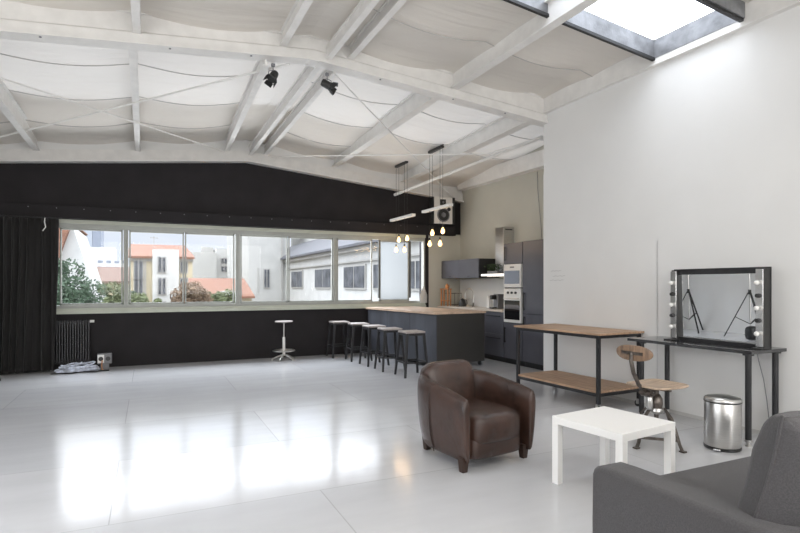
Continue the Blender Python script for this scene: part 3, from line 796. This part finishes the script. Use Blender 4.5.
# hood
t = thing('range_hood', (5.62, 7.74, 1.50), 0, 'stainless steel cooker hood with tall square chimney on the beige wall', 'cooker hood')
b = MB(); b.box(0, .476, 0, .74, 0, .045); b.build('canopy', M_STEEL, t, bevel=.003)
b = MB(); b.box(-.003, .0, .02, .72, .008, .038); b.box(.05, .12, .12, .62, -.004, 0); b.build('light_strip', M_LAMPSTRIP, t)
b = MB(); b.box(.245, .476, .37, .63, .045, .90); c = b.build('chimney', M_STEEL, t, bevel=.004)
b = MB(); b.box(.28, .44, .367, .37, .845, .865); b.build('vent_slot', M_PLASTICB, c)
# herb pot on hood
t = thing('potted_herb', (5.72, 8.2, 1.546), 0, 'small bushy green plant on top of the cooker hood', 'plant')
b = MB()
b.box(-.05, .05, -.17, .15, 0, .05); b.build('planter', M_GREYP, t, bevel=.004)
b = MB(); rnd = random.Random(3)
for k in range(420):
    a = Vector((rnd.gauss(0, .04), rnd.uniform(-.17, .17), rnd.uniform(.05, .17))); d = Vector((rnd.uniform(-1, 1), rnd.uniform(-1, 1), rnd.uniform(.1, 1))).normalized() * .035; e = d.orthogonal().normalized() * .008
    v = b.verts([a, a + d * .5 + e, a + d, a + d * .5 - e]); b.face(v)
b.build('foliage', M_LEAF, t)
# faucet, coffee machine, round board, bottles
t = thing('faucet', (5.92, 9.2, .905), 0, 'tall arched black spring faucet at the kitchen sink', 'faucet')
b = MB(); pts = [(0, 0, 0), (0, 0, .26)] + [(-.10 + .10 * math.cos(a), 0, .26 + .10 * math.sin(a)) for a in [math.pi * k / 10 for k in range(1, 11)]] + [(-.2, 0, .15)]
b.tube(pts, .013, 10); b.tube([(0, 0, .14), (-.19, 0, .14)], .007, 8); b.build('spout', M_STEEL, t, smooth=True)
MB().lathe([(.03, 0), (.03, .012), (.018, .02), (.018, .08)], n=16).build('base', M_IRON, t, smooth=True)
t = thing('coffee_machine', (5.82, 8.27, .905), 0, 'black and grey coffee machine on the pale worktop', 'coffee machine')
b = MB(); b.box(-.02, .16, -.07, .07, 0, .27); b.build('body', M_GREYP, t, bevel=.01)
b = MB(); b.box(-.13, -.02, -.05, .05, 0, .03); b.box(-.12, -.02, -.035, .035, .17, .25); b.build('head', M_PLASTICB, t, bevel=.008)
t = thing('milk_carton', (5.84, 8.52, .905), 0, 'white carton beside the coffee machine', 'carton')
b = MB(); b.box(-.04, .04, -.04, .04, 0, .19); b.loft([[(-.04, -.04, .19), (.04, -.04, .19), (.04, .04, .19), (-.04, .04, .19)], [(-.04, -.004, .235), (.04, -.004, .235), (.04, .004, .235), (-.04, .004, .235)]]); b.build('body', M_PLASTICW, t, bevel=.002)
b = MB(); b.lathe([(.012, .21), (.012, .225)], (0, -.02, 0), n=12); b.build('cap', M_PLASTICB, t)
t = thing('storage_jar', (5.84, 7.98, .905), 0, 'round brown jar between coffee machine and oven column', 'jar')
MB().lathe([(.05, 0), (.062, .05), (.058, .12), (.045, .16)], n=20).build('body', mat('brown_glass', (.22, .15, .10), .2), t, smooth=True)
MB().lathe([(.05, .16), (.05, .18), (.01, .19)], n=20).build('lid', M_CARTWOOD, t, smooth=True)
t = thing('kettle', (5.80, 9.42, .905), 0, 'small black kettle on the worktop left of the faucet', 'kettle')
MB().lathe([(.07, 0), (.078, .03), (.06, .12), (.03, .15), (.008, .165)], n=22).build('body', M_PLASTICB, t, smooth=True)
MB().tube([(.06, 0, .03), (.11, 0, .05), (.10, 0, .12), (.04, 0, .15)], .008, 6).build('handle', M_PLASTICB, t, smooth=True)
# small white knife-like item hanging under hood region: wall hook
t = thing('wall_hook', (XK, 8.35, 1.38), 0, 'small dark hook on the wall below the cooker hood', 'hook')
b = MB(); b.box(-.012, -.002, -.012, .012, 0, .07); b.tube([(-.01, 0, .02), (-.035, 0, .01), (-.04, 0, .035)], .004, 6); b.build('body', M_GREYP, t)
# cable on the beige wall
o = MB().tube([(XK - .006, 7.45, 3.3), (XK - .006, 7.44, 3.0), (XK - .006, 7.40, 2.7), (XK - .006, 7.36, 2.4), (XK - .006, 7.33, 2.1)], .004, 6).build('hanging_cord', M_GREYP, smooth=True)
tag(o, 'thin cable running down the beige wall above the tall cabinets', 'cable')
# light switch at the end of the white wall and faint pencil marks
t = thing('light_switch', (XW + .05, YG, 1.29), 0, 'white light switch on the narrow end of the white wall', 'switch')
b = MB(); b.box(-.04, .04, .0, .01, -.04, .04); b.build('plate', M_PLASTICW, t, bevel=.002)
b = MB(); b.box(-.02, .02, .01, .016, -.03, .03); b.build('rocker', M_PLASTICW, t, bevel=.002)
b = MB()
for z, y0, y1 in ((1.53, 5.60, 5.80), (1.46, 5.52, 5.76), (1.405, 5.55, 5.82)):
    b.tube([(XW - .005, y0 + (y1 - y0) * k / 8, z + .006 * math.sin(k * 2.3)) for k in range(9)], .0025, 5)
o = b.build('pencil_marks', M_MARK); tag(o, 'faint grey pencil scribbles on the white wall near its left edge', 'marks', kind=None)

# ------------------------------------------------------------------ pendant lamps
M_BULB = mat('warm_bulb_glass', (1, .78, .45), .2, emit=(1, .60, .24), estr=2.6)
M_FIL = mat('filament', (1, .8, .5), .3, emit=(1, .72, .36), estr=14)
def pendant():
    t = thing('pendant_lamp', (0, 0, 0), 0, '', 'pendant lamp', 'pendant lamps over the island')
    b = MB(); b.box(-.03, .03, .02, .50, 1.0, 1.04); b.box(-.012, .012, .0, .52, 1.04, 1.055); b.build('ceiling_plate', M_PLASTICB, t, bevel=.003)
    MB().box(-.04, .04, -.26, .72, -.02, .025).build('wooden_bar', M_PLASTICW, t, bevel=.005)
    for i, (x, y, z) in enumerate(((-.035, .05, -.62), (.035, .08, -.40), (-.035, .42, -.60), (.035, .45, -.40))):
        MB().tube([(x, y, 1.0), (x, y, z + .1)], .003, 5).build('cord', M_PLASTICB, t)
        bb = MB(); bb.lathe([(.0, -.045), (.018, -.043), (.034, -.02), (.036, 0), (.026, .03), (.014, .055), (.013, .065)], (x, y, z), n=18); bo = bb.build('bulb', M_BULB, t, smooth=True)
        bb = MB(); bb.cyl((x, y, z + .063), (x, y, z + .11), .016, n=12); bb.build('socket', M_PLASTICB, bo)
    return t
p1 = pendant(); p1.location = (4.50, 7.92, 2.655); p1['label'] = 'four-bulb pendant lamp with white bar above the near half of the island'
p2 = copy_tree(p1); p2.location = (4.36, 9.02, 2.61); p2['label'] = 'four-bulb pendant lamp with white bar above the far end near the window'
for o in (p1, p2):
    for k, (dx, dy, dz) in enumerate(((0, .06, -.5), (0, .44, -.5))):
        ld = bpy.data.lights.new('bulb_light', 'POINT'); ld.energy = 2.5; ld.color = (1, .66, .34); ld.shadow_soft_size = .05
        lo = bpy.data.objects.new('bulb_light', ld); COL.objects.link(lo); lo.parent = o; lo.location = (dx, dy, dz)

# ------------------------------------------------------------------ speaker
t = thing('speaker', (5.52, 9.70, 2.60), R(-4), 'white fronted loudspeaker standing on the black soffit end', 'speaker')
MB().box(-.22, .26, .0, .25, 0, .55).build('cabinet', M_PLASTICB, t, bevel=.004)
f = MB().box(-.22, .19, -.02, .0, 0, .55).build('front_baffle', M_SPEAKER, t, bevel=.003)
def ydisc(x, z, r, m, nm, y=-.02, d=.01, hole=True):
    bb = MB(); bb.cyl((x, y, z), (x, y - d, z), r, r * .92, n=28); return bb.build(nm, m, f, smooth=True)
ydisc(-.015, .18, .145, M_GREYP, 'woofer_ring'); ydisc(-.015, .18, .12, M_PLASTICB, 'woofer_cone', -.03, .004); ydisc(-.015, .18, .05, M_GREYP, 'dust_cap', -.034, .01)
ydisc(.11, .30, .04, M_PLASTICB, 'port')
MB().box(-.09, .04, -.03, -.02, .38, .50).build('tweeter_horn', M_PLASTICB, f, bevel=.01)
ydisc(-.025, .44, .025, M_GREYP, 'tweeter', -.03, .006)

# ------------------------------------------------------------------ spotlights on the girder
def spot(loc, ry, rx, lb):
    t = thing('spotlight', loc, 0, lb, 'spotlight', 'black spotlights under the girder'); t.scale = (.78, .78, .78)
    b = MB(); b.cyl((0, 0, 0), (0, 0, .10), .008, n=8); b.tube([(-.07, 0, -.05), (-.06, 0, 0), (0, 0, .02), (.06, 0, 0), (.07, 0, -.05)], .007, 8); b.box(-.025, .025, -.02, .02, .07, .11)
    b.build('bracket', M_GREYP, t, smooth=True)
    m = Matrix.Translation((0, 0, -.07)) @ Matrix.Rotation(ry, 4, 'Y') @ Matrix.Rotation(rx, 4, 'X')
    b = MB(); b.lathe([(.03, -.09), (.052, -.085), (.058, -.05), (.058, .05), (.066, .055), (.066, .07), (.055, .072)], n=24, m=m)
    hd = b.build('lamp_head', M_PLASTICB, t, smooth=True)
    for k in range(4):
        q = m @ Matrix.Translation((0, 0, .07)) @ Matrix.Rotation(math.pi / 2 * k, 4, 'Z') @ Matrix.Translation((.058, 0, 0)) @ Matrix.Rotation(R(22), 4, 'Y')
        bb = MB(); bb.box(-.002, .002, -.055, .055, 0, .075, m=q); bb.build('barn_door', M_PLASTICB, hd)
spot((1.27, 6.08, 3.73), R(30), R(150), 'black spotlight hanging left of the ridge beams')
spot((1.91, 6.12, 3.75), R(-60), R(160), 'black spotlight hanging right of the ridge beams')

# ------------------------------------------------------------------ radiator, curtain, cables
t = thing('radiator', (-1.45, 9.93, 0), 0, 'black column radiator under the leftmost window', 'radiator')
b = MB()
for k in range(17):
    x = k * .036; b.box(x + .006, x + .030, -.05, .03, .10, .78)
b.build('columns', M_RAD, t, bevel=.006)
for z in (.12, .72):
    b = MB(); b.box(0, .61, -.03, .01, z, z + .04); b.build('header', M_RAD, t, bevel=.004)
b = MB(); b.cyl((.61, -.02, .76), (.67, -.02, .76), .022, n=14); b.build('valve', M_PLASTICW, t, smooth=True)
b = MB()
for x in (.05, .56): b.box(x, x + .02, -.04, .02, 0, .12)
b.build('foot', M_RAD, t)

b = MB(); n = 260; rings = []
for j in range(26):
    v = j / 25; z = 2.36 - 2.335 * v; row = []
    for i in range(n + 1):
        u = i / n; x = -2.58 + 1.32 * u - .06 * max(0, v - .35) * u
        ph = u * 2 * math.pi * 12 + 1.6 * math.sin(u * 9 + v * 1.5) + .4 * math.sin(u * 23)
        amp = (.022 + .028 * v) * (1 + .55 * math.sin(u * 14) + .3 * math.sin(u * 31))
        row.append((x + .008 * math.sin(ph * 1.0 + 1), 9.80 + amp * math.sin(ph) + .01 * math.sin(v * 8 + u * 20), z))
    rings.append(row)
b.loft(rings, cap=False, closed=False)
cu = b.build('curtain', M_CURTAIN, smooth=True, ang=180); md = cu.modifiers.new('Solid', 'SOLIDIFY'); md.thickness = .004
tag(cu, 'heavy black curtain hanging at the left of the windows', 'curtain')
b = MB(); b.cyl((-2.59, 9.80, 2.372), (-1.22, 9.80, 2.372), .011, n=10); b.build('curtain_rail', M_DARKMETAL, cu, smooth=True)
b = MB(); b.tube([(-1.42, 9.72, 2.36), (-1.425, 9.715, 2.30), (-1.41, 9.715, 2.22), (-1.45, 9.715, 2.16)], .008, 6); b.build('tie', M_PLASTICW, cu, smooth=True)

# coil of cable on the floor
t = thing('cable_coil', (-.98, 9.62, 0), R(3), 'heap of grey-blue cable coiled on the floor before the radiator', 'cable')
b = MB(); rnd = random.Random(11); pts = []
for k in range(150):
    a = k * .33; r = .17 + .035 * math.sin(k * .7); pts.append((1.35 * r * math.cos(a) + .03 * math.sin(k), .5 * r * math.sin(a), .014 + .15 * (k / 150) * (1 - .5 * abs(math.sin(k * .21)))))
b.tube(pts, .013, 7); b.build('coil', M_CABLE, t, smooth=True)
b = MB(); b.tube([(-.34 + .045 * k, -.10 + .04 * math.sin(k * .9), .010) for k in range(18)], .010, 7); b.build('loose_cable', M_PLASTICB, t, smooth=True)
b = MB(); superblob(b, (-.17, -.04, .03), .06, .03, .028, .8); b.build('plug', M_PLASTICB, t, smooth=True)
t = thing('power_box', (-.62, 9.66, 0), 0, 'small socket box with two round outlets against the black wall', 'socket box')
b = MB(); b.box(-.10, .10, .0, .10, .10, .26); b.box(-.06, .06, .03, .08, 0, .10); b.build('case', M_GREYP, t, bevel=.005)
for x in (-.05, .05):
    b = MB(); b.box(x - .045, x + .045, -.006, 0, .115, .245); o = b.build('outlet_plate', M_PLASTICW if x < 0 else M_GREYP, t, bevel=.003)
    b = MB(); b.cyl((x, -.006, .18), (x, -.012, .18), .034, n=20); b.build('outlet', M_PLASTICB, o)
b = MB(); b.tube([(-.03, -.015, .16), (-.035, -.04, .09), (-.03, -.03, .02), (.0, -.06, .008)], .008, 7); b.build('plug_lead', M_COPPER, t, smooth=True)

# ------------------------------------------------------------------ light stands seen in the mirror
def light_stand(loc, rz, lb, bag):
    t = thing('light_stand', loc, rz, lb, 'light stand', 'black light stands by the left wall')
    b = MB(); b.cyl((0, 0, .25), (0, 0, 1.5), .014, n=10); b.cyl((0, 0, 1.5), (0, 0, 2.1), .010, n=10); b.build('pole', M_STEEL, t, smooth=True)
    b = MB(); b.cyl((0, 0, .92), (0, 0, 1.02), .03, n=12); b.build('collar', M_PLASTICB, t, smooth=True)
    for k in range(3):
        a = 2 * math.pi * k / 3; c, s = math.cos(a), math.sin(a)
        b = MB(); b.bar((.02 * c, .02 * s, .97), (.48 * c, .48 * s, .015), .028, .02); b.bar((.012 * c, .012 * s, .30), (.27 * c, .27 * s, .44), .02, .014); b.build('leg', M_PLASTICB, t)
    return t
light_stand((-2.10, 8.7, 0), R(60), 'black light stand nearer the back wall, reflected at the left of the mirror', False)
light_stand((-2.0, 7.2, 0), R(60), 'black light stand reflected at the right of the mirror', True)
o = MB(); superblob(o, (-1.72, 7.0, .14), .12, .10, .14, .6); o = o.build('sandbag', M_PLASTICB, smooth=True, ang=180); tag(o, 'black sandbag at the foot of a light stand, reflected in mirror', 'sandbag')

# ------------------------------------------------------------------ outside
def bmat(n, c, v=.06): return mat(n, tuple(q * .66 for q in c), .8, var=v, vscale=1.5)
B_CREAM = bmat('cream_render', (.82, .70, .47)); B_WHITE = bmat('white_render', (.82, .81, .77)); B_PALE = bmat('pale_grey_render', (.70, .69, .65))
B_ROOF = mat('orange_roof_tiles', (.22, .105, .065), .8, var=.2, vscale=6); B_ROOF2 = mat('brown_roof_tiles', (.17, .11, .085), .8, var=.2, vscale=6)
B_TOWER = bmat('tower_grey', (.50, .53, .58)); B_TOWER2 = bmat('tower_dark', (.33, .36, .42)); B_WIN = mat('dark_window_glass', (.10, .105, .115), .5, var=.5, vscale=2, spec=.2)
B_SLATE = mat('slate_roof', (.11, .11, .12), .6, var=.15, vscale=4); B_TRIM = bmat('facade_trim', (.58, .56, .52))
g = MB(); g.box(-60, 90, 12, 190, -6.2, -6); struct('exterior_ground', g, mat('asphalt', (.35, .35, .34), .9, var=.1), 'ground outside far below the windows')
def house(name, loc, lb, cat='building', group='buildings outside the windows'):
    return thing(name, loc, 0, lb, cat, group)
def part(nm, m, par, boxes, **k):
    b = MB()
    for q in boxes: b.box(*q)
    return b.build(nm, m, par, **k)
def wins(par, lst, y, m=B_WIN, fr=B_TRIM):
    for x0, x1, z0, z1 in lst:
        w = part('window', fr, par, [(x0 - .06, x1 + .06, y - .06, y, z0 - .06, z1 + .06)])
        part('pane', m, w, [(x0, (x0 + x1) / 2 - .03, y - .09, y - .06, z0, z1), ((x0 + x1) / 2 + .03, x1, y - .09, y - .06, z0, z1)])
# gable house, far left
t = house('gable_house', (-3.05, 26.6, -6), 'white gabled house with steep orange roof, left in the leftmost window')
b = MB(); b.prism([(-2.2, 0), (1.5, 0), (1.5, 5.2), (.15, 9.85), (-2.2, 8.3)], 0, 6, 'y'); b.build('wall', B_WHITE, t)
b = MB(); b.loft([[(-2.4, -.15, 8.55), (.18, -.15, 9.95), (.18, -.15, 10.0), (-2.4, -.15, 8.7)], [(-2.4, 6, 8.55), (.18, 6, 9.95), (.18, 6, 10), (-2.4, 6, 8.7)]]); 
b.loft([[(-2.4, -.4, 7.6), (-.45, -.4, 8.0), (.1, -.4, 9.8), (-2.4, -.4, 9.8)], [(-2.4, .0, 7.6), (-.45, 0, 8.0), (.1, 0, 9.8), (-2.4, 0, 9.8)]]); b.build('roof', B_ROOF, t)
part('chimney', B_PALE, t, [(-.6, .1, 1, 1.6, 9.6, 10.4)])
t = house('tower_block', (-11.8, 120, -6), 'pale and dark grey twin high-rise tower on the horizon')
part('tower', B_TOWER, t, [(-3, 2, 0, 8, 0, 18.6)]); part('tower', B_TOWER2, t, [(2.05, 3.5, 0, 8, 0, 18.7)])
t = house('office_block', (-7.0, 80, -6), 'white stepped office blocks with dark window rows on the horizon')
part('body', B_WHITE, t, [(-1, 4.5, 0, 6, 0, 10.6), (-1, 3, 1, 6, 10.6, 12.3), (3.6, 6, -1, 6, 0, 9.8)])
for z in (7.2, 8.3, 9.4, 10.2): part('window_band', B_TOWER2, t, [(-.8 + k * .95, -.2 + k * .95, -.05, 0, z, z + .35) for k in range(6)])
for z in (6.6, 7.7, 8.8): part('window_band', B_TOWER2, t, [(3.75 + k * .6, 4.1 + k * .6, -1.05, -1, z, z + .4) for k in range(4)])
t = house('low_house', (-3.0, 41.5, -6), 'low house with wide brown tiled roof behind the trees')
part('wall', B_CREAM, t, [(-1, 3, 0, 5, 0, 7.5)])
b = MB(); b.loft([[(-1.2, -.3, 7.45), (3.2, -.3, 7.45), (3.2, -.3, 7.6), (-1.2, -.3, 7.6)], [(-.4, 2.5, 8.55), (3.2, 2.5, 8.55), (3.2, 2.5, 8.65), (-.4, 2.5, 8.65)]]); b.build('roof', B_ROOF2, t)
part('window', B_TRIM, t, [(1.2, 2.2, -.05, 0, 7.0, 7.3)])
# cream house
t = house('cream_house', (-.9, 32.9, -6), 'cream house with orange roof and white stair bay')
part('wall', B_CREAM, t, [(.05, 3.2, 0, 8, 0, 8.9)]); part('stair_bay', B_WHITE, t, [(1.12, 2.46, -.5, 0, 0, 9.3)])
b = MB(); b.loft([[(-.1, -.3, 8.8), (3.3, -.3, 8.8), (3.3, -.3, 8.92), (-.1, -.3, 8.92)], [(-.1, 3.5, 9.7), (3.0, 3.5, 9.7), (3.0, 3.5, 9.82), (-.1, 3.5, 9.82)]]); b.build('roof', B_ROOF, t)
part('cornice', B_TRIM, t, [(.0, 1.1, -.12, 0, 8.65, 8.8), (2.47, 3.25, -.12, 0, 8.65, 8.8)])
part('drainpipe', B_TRIM, t, [(.72, .80, -.1, 0, 0, 8.7)])
part('antenna', B_TRIM, t, [(1.2, 1.23, 2, 2.03, 9.5, 10.2), (1.0, 1.45, 2, 2.03, 10.1, 10.13)])
wins(t, [(.24, .62, 7.65, 8.65), (.24, .62, 6.6, 7.6), (.24, .62, 5.4, 6.3)], 0)
wins(t, [(1.42, 1.76, 8.05, 8.85), (1.42, 1.76, 6.85, 7.7), (1.42, 1.76, 5.4, 6.4)], -.5)
wins(t, [(2.58, 2.9, 8.05, 8.75), (2.58, 2.9, 6.85, 7.7)], 0)
part('balcony_box', B_ROOF, t, [(.2, .66, -.25, -.06, 6.45, 6.6)])
t = house('white_block', (3.7, 45, -6), 'white cubic block with grey side seen in the second window')
part('wall', B_WHITE, t, [(1.2, 5, 0, 8, 0, 10.25)]); part('side_wing', B_PALE, t, [(-.9, 1.2, -.5, 8, 0, 9.9)]); part('roof_box', B_TRIM, t, [(.2, 1.1, 1, 2, 9.9, 10.4)])
wins(t, [(1.6, 2.0, 9.05, 9.45), (1.6, 2.0, 8.4, 8.8), (1.6, 2.4, 7.1, 7.9), (-.75, -.35, 8.2, 8.9), (2.5, 3.1, 7.1, 7.9)], 0)
t = house('tiled_house', (2.0, 27.0, -6.3), 'low orange tiled roofs below the white block')
part('wall', B_CREAM, t, [(-.2, 2.6, 0, 5, 0, 7.1)])
b = MB(); b.loft([[(-.3, -.3, 7.0), (2.7, -.3, 7.0), (2.7, -.3, 7.1), (-.3, -.3, 7.1)], [(-.1, 3.0, 7.9), (2.7, 3.0, 7.9), (2.7, 3.0, 8.0), (-.1, 3.0, 8.0)]]); b.build('roof', B_ROOF, t)
part('dormer', B_WHITE, t, [(1.2, 2.1, -.2, 1.5, 6.6, 7.35)]); 
t = house('blind_wall_block', (5.6, 34, -6), 'tall pale block with blank wall and one small window, centre of the third window')
part('wall', B_PALE, t, [(0, 2.4, 0, 10, 0, 13.5)]); wins(t, [(.95, 1.25, 7.2, 8.3)], 0); part('window', B_TRIM, t, [(.55, .62, -.08, 0, 6.9, 8.4)])
part('vent_pipe', B_TRIM, t, [(.6, .72, -.12, 0, 11.0, 11.2)]); part('drainpipe', B_TRIM, t, [(2.0, 2.1, -.12, 0, 0, 11.2)])
# courtyard wing receding along x = 8
t = house('courtyard_wing', (8.0, 14, -6), 'long cream courtyard wing with windows and slate eaves on the right')
part('wall', B_WHITE, t, [(0, 5, 0, 24, 0, 8.9)])
part('cornice', B_TRIM, t, [(-.25, 0, 0, 24, 8.75, 8.92), (-.12, 0, 0, 24, 8.3, 8.36)])
b = MB(); b.loft([[(-.45, y, 8.92), (-.45, y, 9.02), (1.2, y, 10.1), (1.2, y, 8.95)] for y in (0, 24)]); b.build('roof', B_SLATE, t)
part('attic_storey', B_WHITE, t, [(1.2, 5, 0, 24, 8.9, 12.6)])
for y, wd in ((.6, 2.4), (3.6, 1.8), (6.4, 2.5), (10.9, 2.6), (16.2, 2.4), (20.5, 2.2)):
    h_ = wd / 2
    w = part('window', B_TRIM, t, [(-.07, 0, y - .08, y + wd + .08, 7.15, 8.2)])
    part('pane', B_WIN, w, [(-.09, -.07, y, y + h_ - .06, 7.23, 8.12), (-.09, -.07, y + h_ + .06, y + wd, 7.23, 8.12)])
for y in (4, 8, 12, 16, 20):
    w = part('attic_window', B_TRIM, t, [(1.13, 1.2, y, y + 1.4, 10.4, 11.8)]); part('pane', B_WIN, w, [(1.11, 1.13, y + .08, y + .66, 10.5, 11.7), (1.11, 1.13, y + .74, y + 1.32, 10.5, 11.7)])
# trees
def tree(x, y, h, r, cols, lb, seed, squash=.75):
    t = thing('tree', (x, y, -6), 0, lb, 'tree', 'trees outside the windows')
    MB().tube([(0, 0, 0), (.05, 0, h * .45), (0, .05, h * .8)], [.16, .12, .05], 8).build('trunk', mat('bark', (.12, .09, .07), .9), t, smooth=True)
    b = MB(); rd = random.Random(seed); cl = []
    for k in range(26):
        d = Vector((rd.gauss(0, 1), rd.gauss(0, 1), rd.gauss(0, 1))).normalized() * (rd.random() ** .4)
        cl.append((Vector((d.x * r, d.y * r, h - r * squash + d.z * r * squash)), r * rd.uniform(.22, .42)))
    for k in range(5200):
        c, q = cl[rd.randrange(26)]
        d = Vector((rd.gauss(0, 1), rd.gauss(0, 1), rd.gauss(0, 1))).normalized()
        p = c + d * q * rd.uniform(.6, 1.05)
        u = Vector((rd.gauss(0, 1), rd.gauss(0, 1), rd.gauss(0, 1))).normalized() * rd.uniform(.05, .10); w = u.orthogonal().normalized() * .035
        v = b.verts([p - u, p + w, p + u, p - w]); b.face(v)
    b.build('crown', cols, t)
TG1 = mat('dark_green_leaves', (.05, .085, .045), .7, var=.35, vscale=3); TG2 = mat('yellow_green_leaves', (.11, .13, .055), .7, var=.3, vscale=3); TG3 = mat('rusty_leaves', (.18, .12, .07), .7, var=.3, vscale=3)
tree(-2.75, 22, 7.95, 1.2, TG1, 'dark green tree at the far left in the leftmost window', 1, 1.0)
tree(-1.2, 24.6, 7.3, 1.0, TG2, 'yellow-green bushy tree low in the leftmost window', 2)
tree(-.2, 27, 6.9, .8, TG2, 'small yellow-green tree beside the window post', 3)
tree(-.95, 28.5, 7.1, .6, TG1, 'bluish green tree between the two others in the leftmost window', 6)
tree(1.5, 23.6, 7.4, .75, TG3, 'rusty brown leaved tree in front of the tiled roofs', 4)
tree(2.85, 25.4, 7.1, .75, TG2, 'green shrubby tree below the tiled roofs', 5)

# ------------------------------------------------------------------ sky, lights, camera
w = bpy.data.worlds.new('overcast'); scn.world = w; w.use_nodes = True
N = w.node_tree.nodes; L = w.node_tree.links; bg = N['Background']
tc = N.new('ShaderNodeTexCoord'); mp = N.new('ShaderNodeMapping'); mp.inputs['Scale'].default_value = (1.5, 1.5, 5)
nz = N.new('ShaderNodeTexNoise'); nz.inputs['Scale'].default_value = 2.2; nz.inputs['Detail'].default_value = 5
cr = N.new('ShaderNodeValToRGB'); cr.color_ramp.elements[0].position = .35; cr.color_ramp.elements[1].position = .65
cr.color_ramp.elements[0].color = (.76, .85, 1, 1); cr.color_ramp.elements[1].color = (.93, .96, 1, 1)
L.new(tc.outputs['Generated'], mp.inputs['Vector']); L.new(mp.outputs['Vector'], nz.inputs['Vector']); L.new(nz.outputs['Fac'], cr.inputs['Fac']); L.new(cr.outputs['Color'], bg.inputs['Color'])
sx = N.new('ShaderNodeSeparateXYZ'); mr = N.new('ShaderNodeMapRange'); mr.inputs['From Min'].default_value = .10; mr.inputs['From Max'].default_value = .42
mr.inputs['To Min'].default_value = .85; mr.inputs['To Max'].default_value = 4.0      # an overcast sky is brighter towards the zenith
L.new(tc.outputs['Generated'], sx.inputs[0]); L.new(sx.outputs['Z'], mr.inputs['Value']); L.new(mr.outputs['Result'], bg.inputs['Strength'])

def area(name, loc, rot, sx, sy, e, col=(1, 1, 1), spread=180):
    l = bpy.data.lights.new(name, 'AREA'); l.shape = 'RECTANGLE'; l.size = sx; l.size_y = sy; l.energy = e; l.color = col; l.spread = R(spread)
    o = bpy.data.objects.new(name, l); COL.objects.link(o); o.location = loc; o.rotation_euler = rot; return o
area('fill_light_left', (XL - .03, 2.7, 2.0), (0, R(-90), 0), 2.1, 4.9, 48, (1, .98, .95))  # added fill lamp in the unseen left window opening
area('fill_light_front', (1.4, YF - .02, 2.0), (R(90), 0, 0), 6.2, 2.1, 215, (1, .97, .93))  # added fill lamp behind the camera, brightens the whole interior
area('daylight_skylight', ((SX0 + SX1) / 2, (SY0 + SY1) / 2, 5.6), (0, 0, 0), 1.9, .9, 8, (1, .99, .97), 120)
area('fill_light_rear_ceiling', (1.6, -.4, 3.88), (0, 0, 0), 3.0, 1.6, 65, (1, .985, .96))  # added lamp below the ceiling behind the camera, no opening above it
area('fill_light_above_windows', (1.95, YB + 1.3, 3.0), (R(-90 + 50), 0, 0), 6.6, 1.1, 330, (.86, .92, 1))  # added lamp outside, hidden above the window heads, brightens the floor
area('fill_light_below_sill', (1.95, YB + .75, .55), (R(180 + 35), 0, 0), 6.4, .8, 160, (.95, .97, 1))  # added upward lamp outside below the sill to brighten the back ceiling

cam = bpy.data.cameras.new('camera'); co = bpy.data.objects.new('camera', cam); COL.objects.link(co)
co.location = (0, 0, 1.34); co.rotation_euler = (R(90), 0, -math.atan(252 / 540))
cam.sensor_width = 36; cam.lens = 24.3; cam.shift_y = (285 - 266.5) / 800; cam.clip_start = .05; cam.clip_end = 500
scn.camera = co
scn.view_settings.view_transform = 'Standard'; scn.view_settings.look = 'None'; scn.view_settings.exposure = .22; scn.view_settings.gamma = 1
scn.view_settings.use_curve_mapping = False
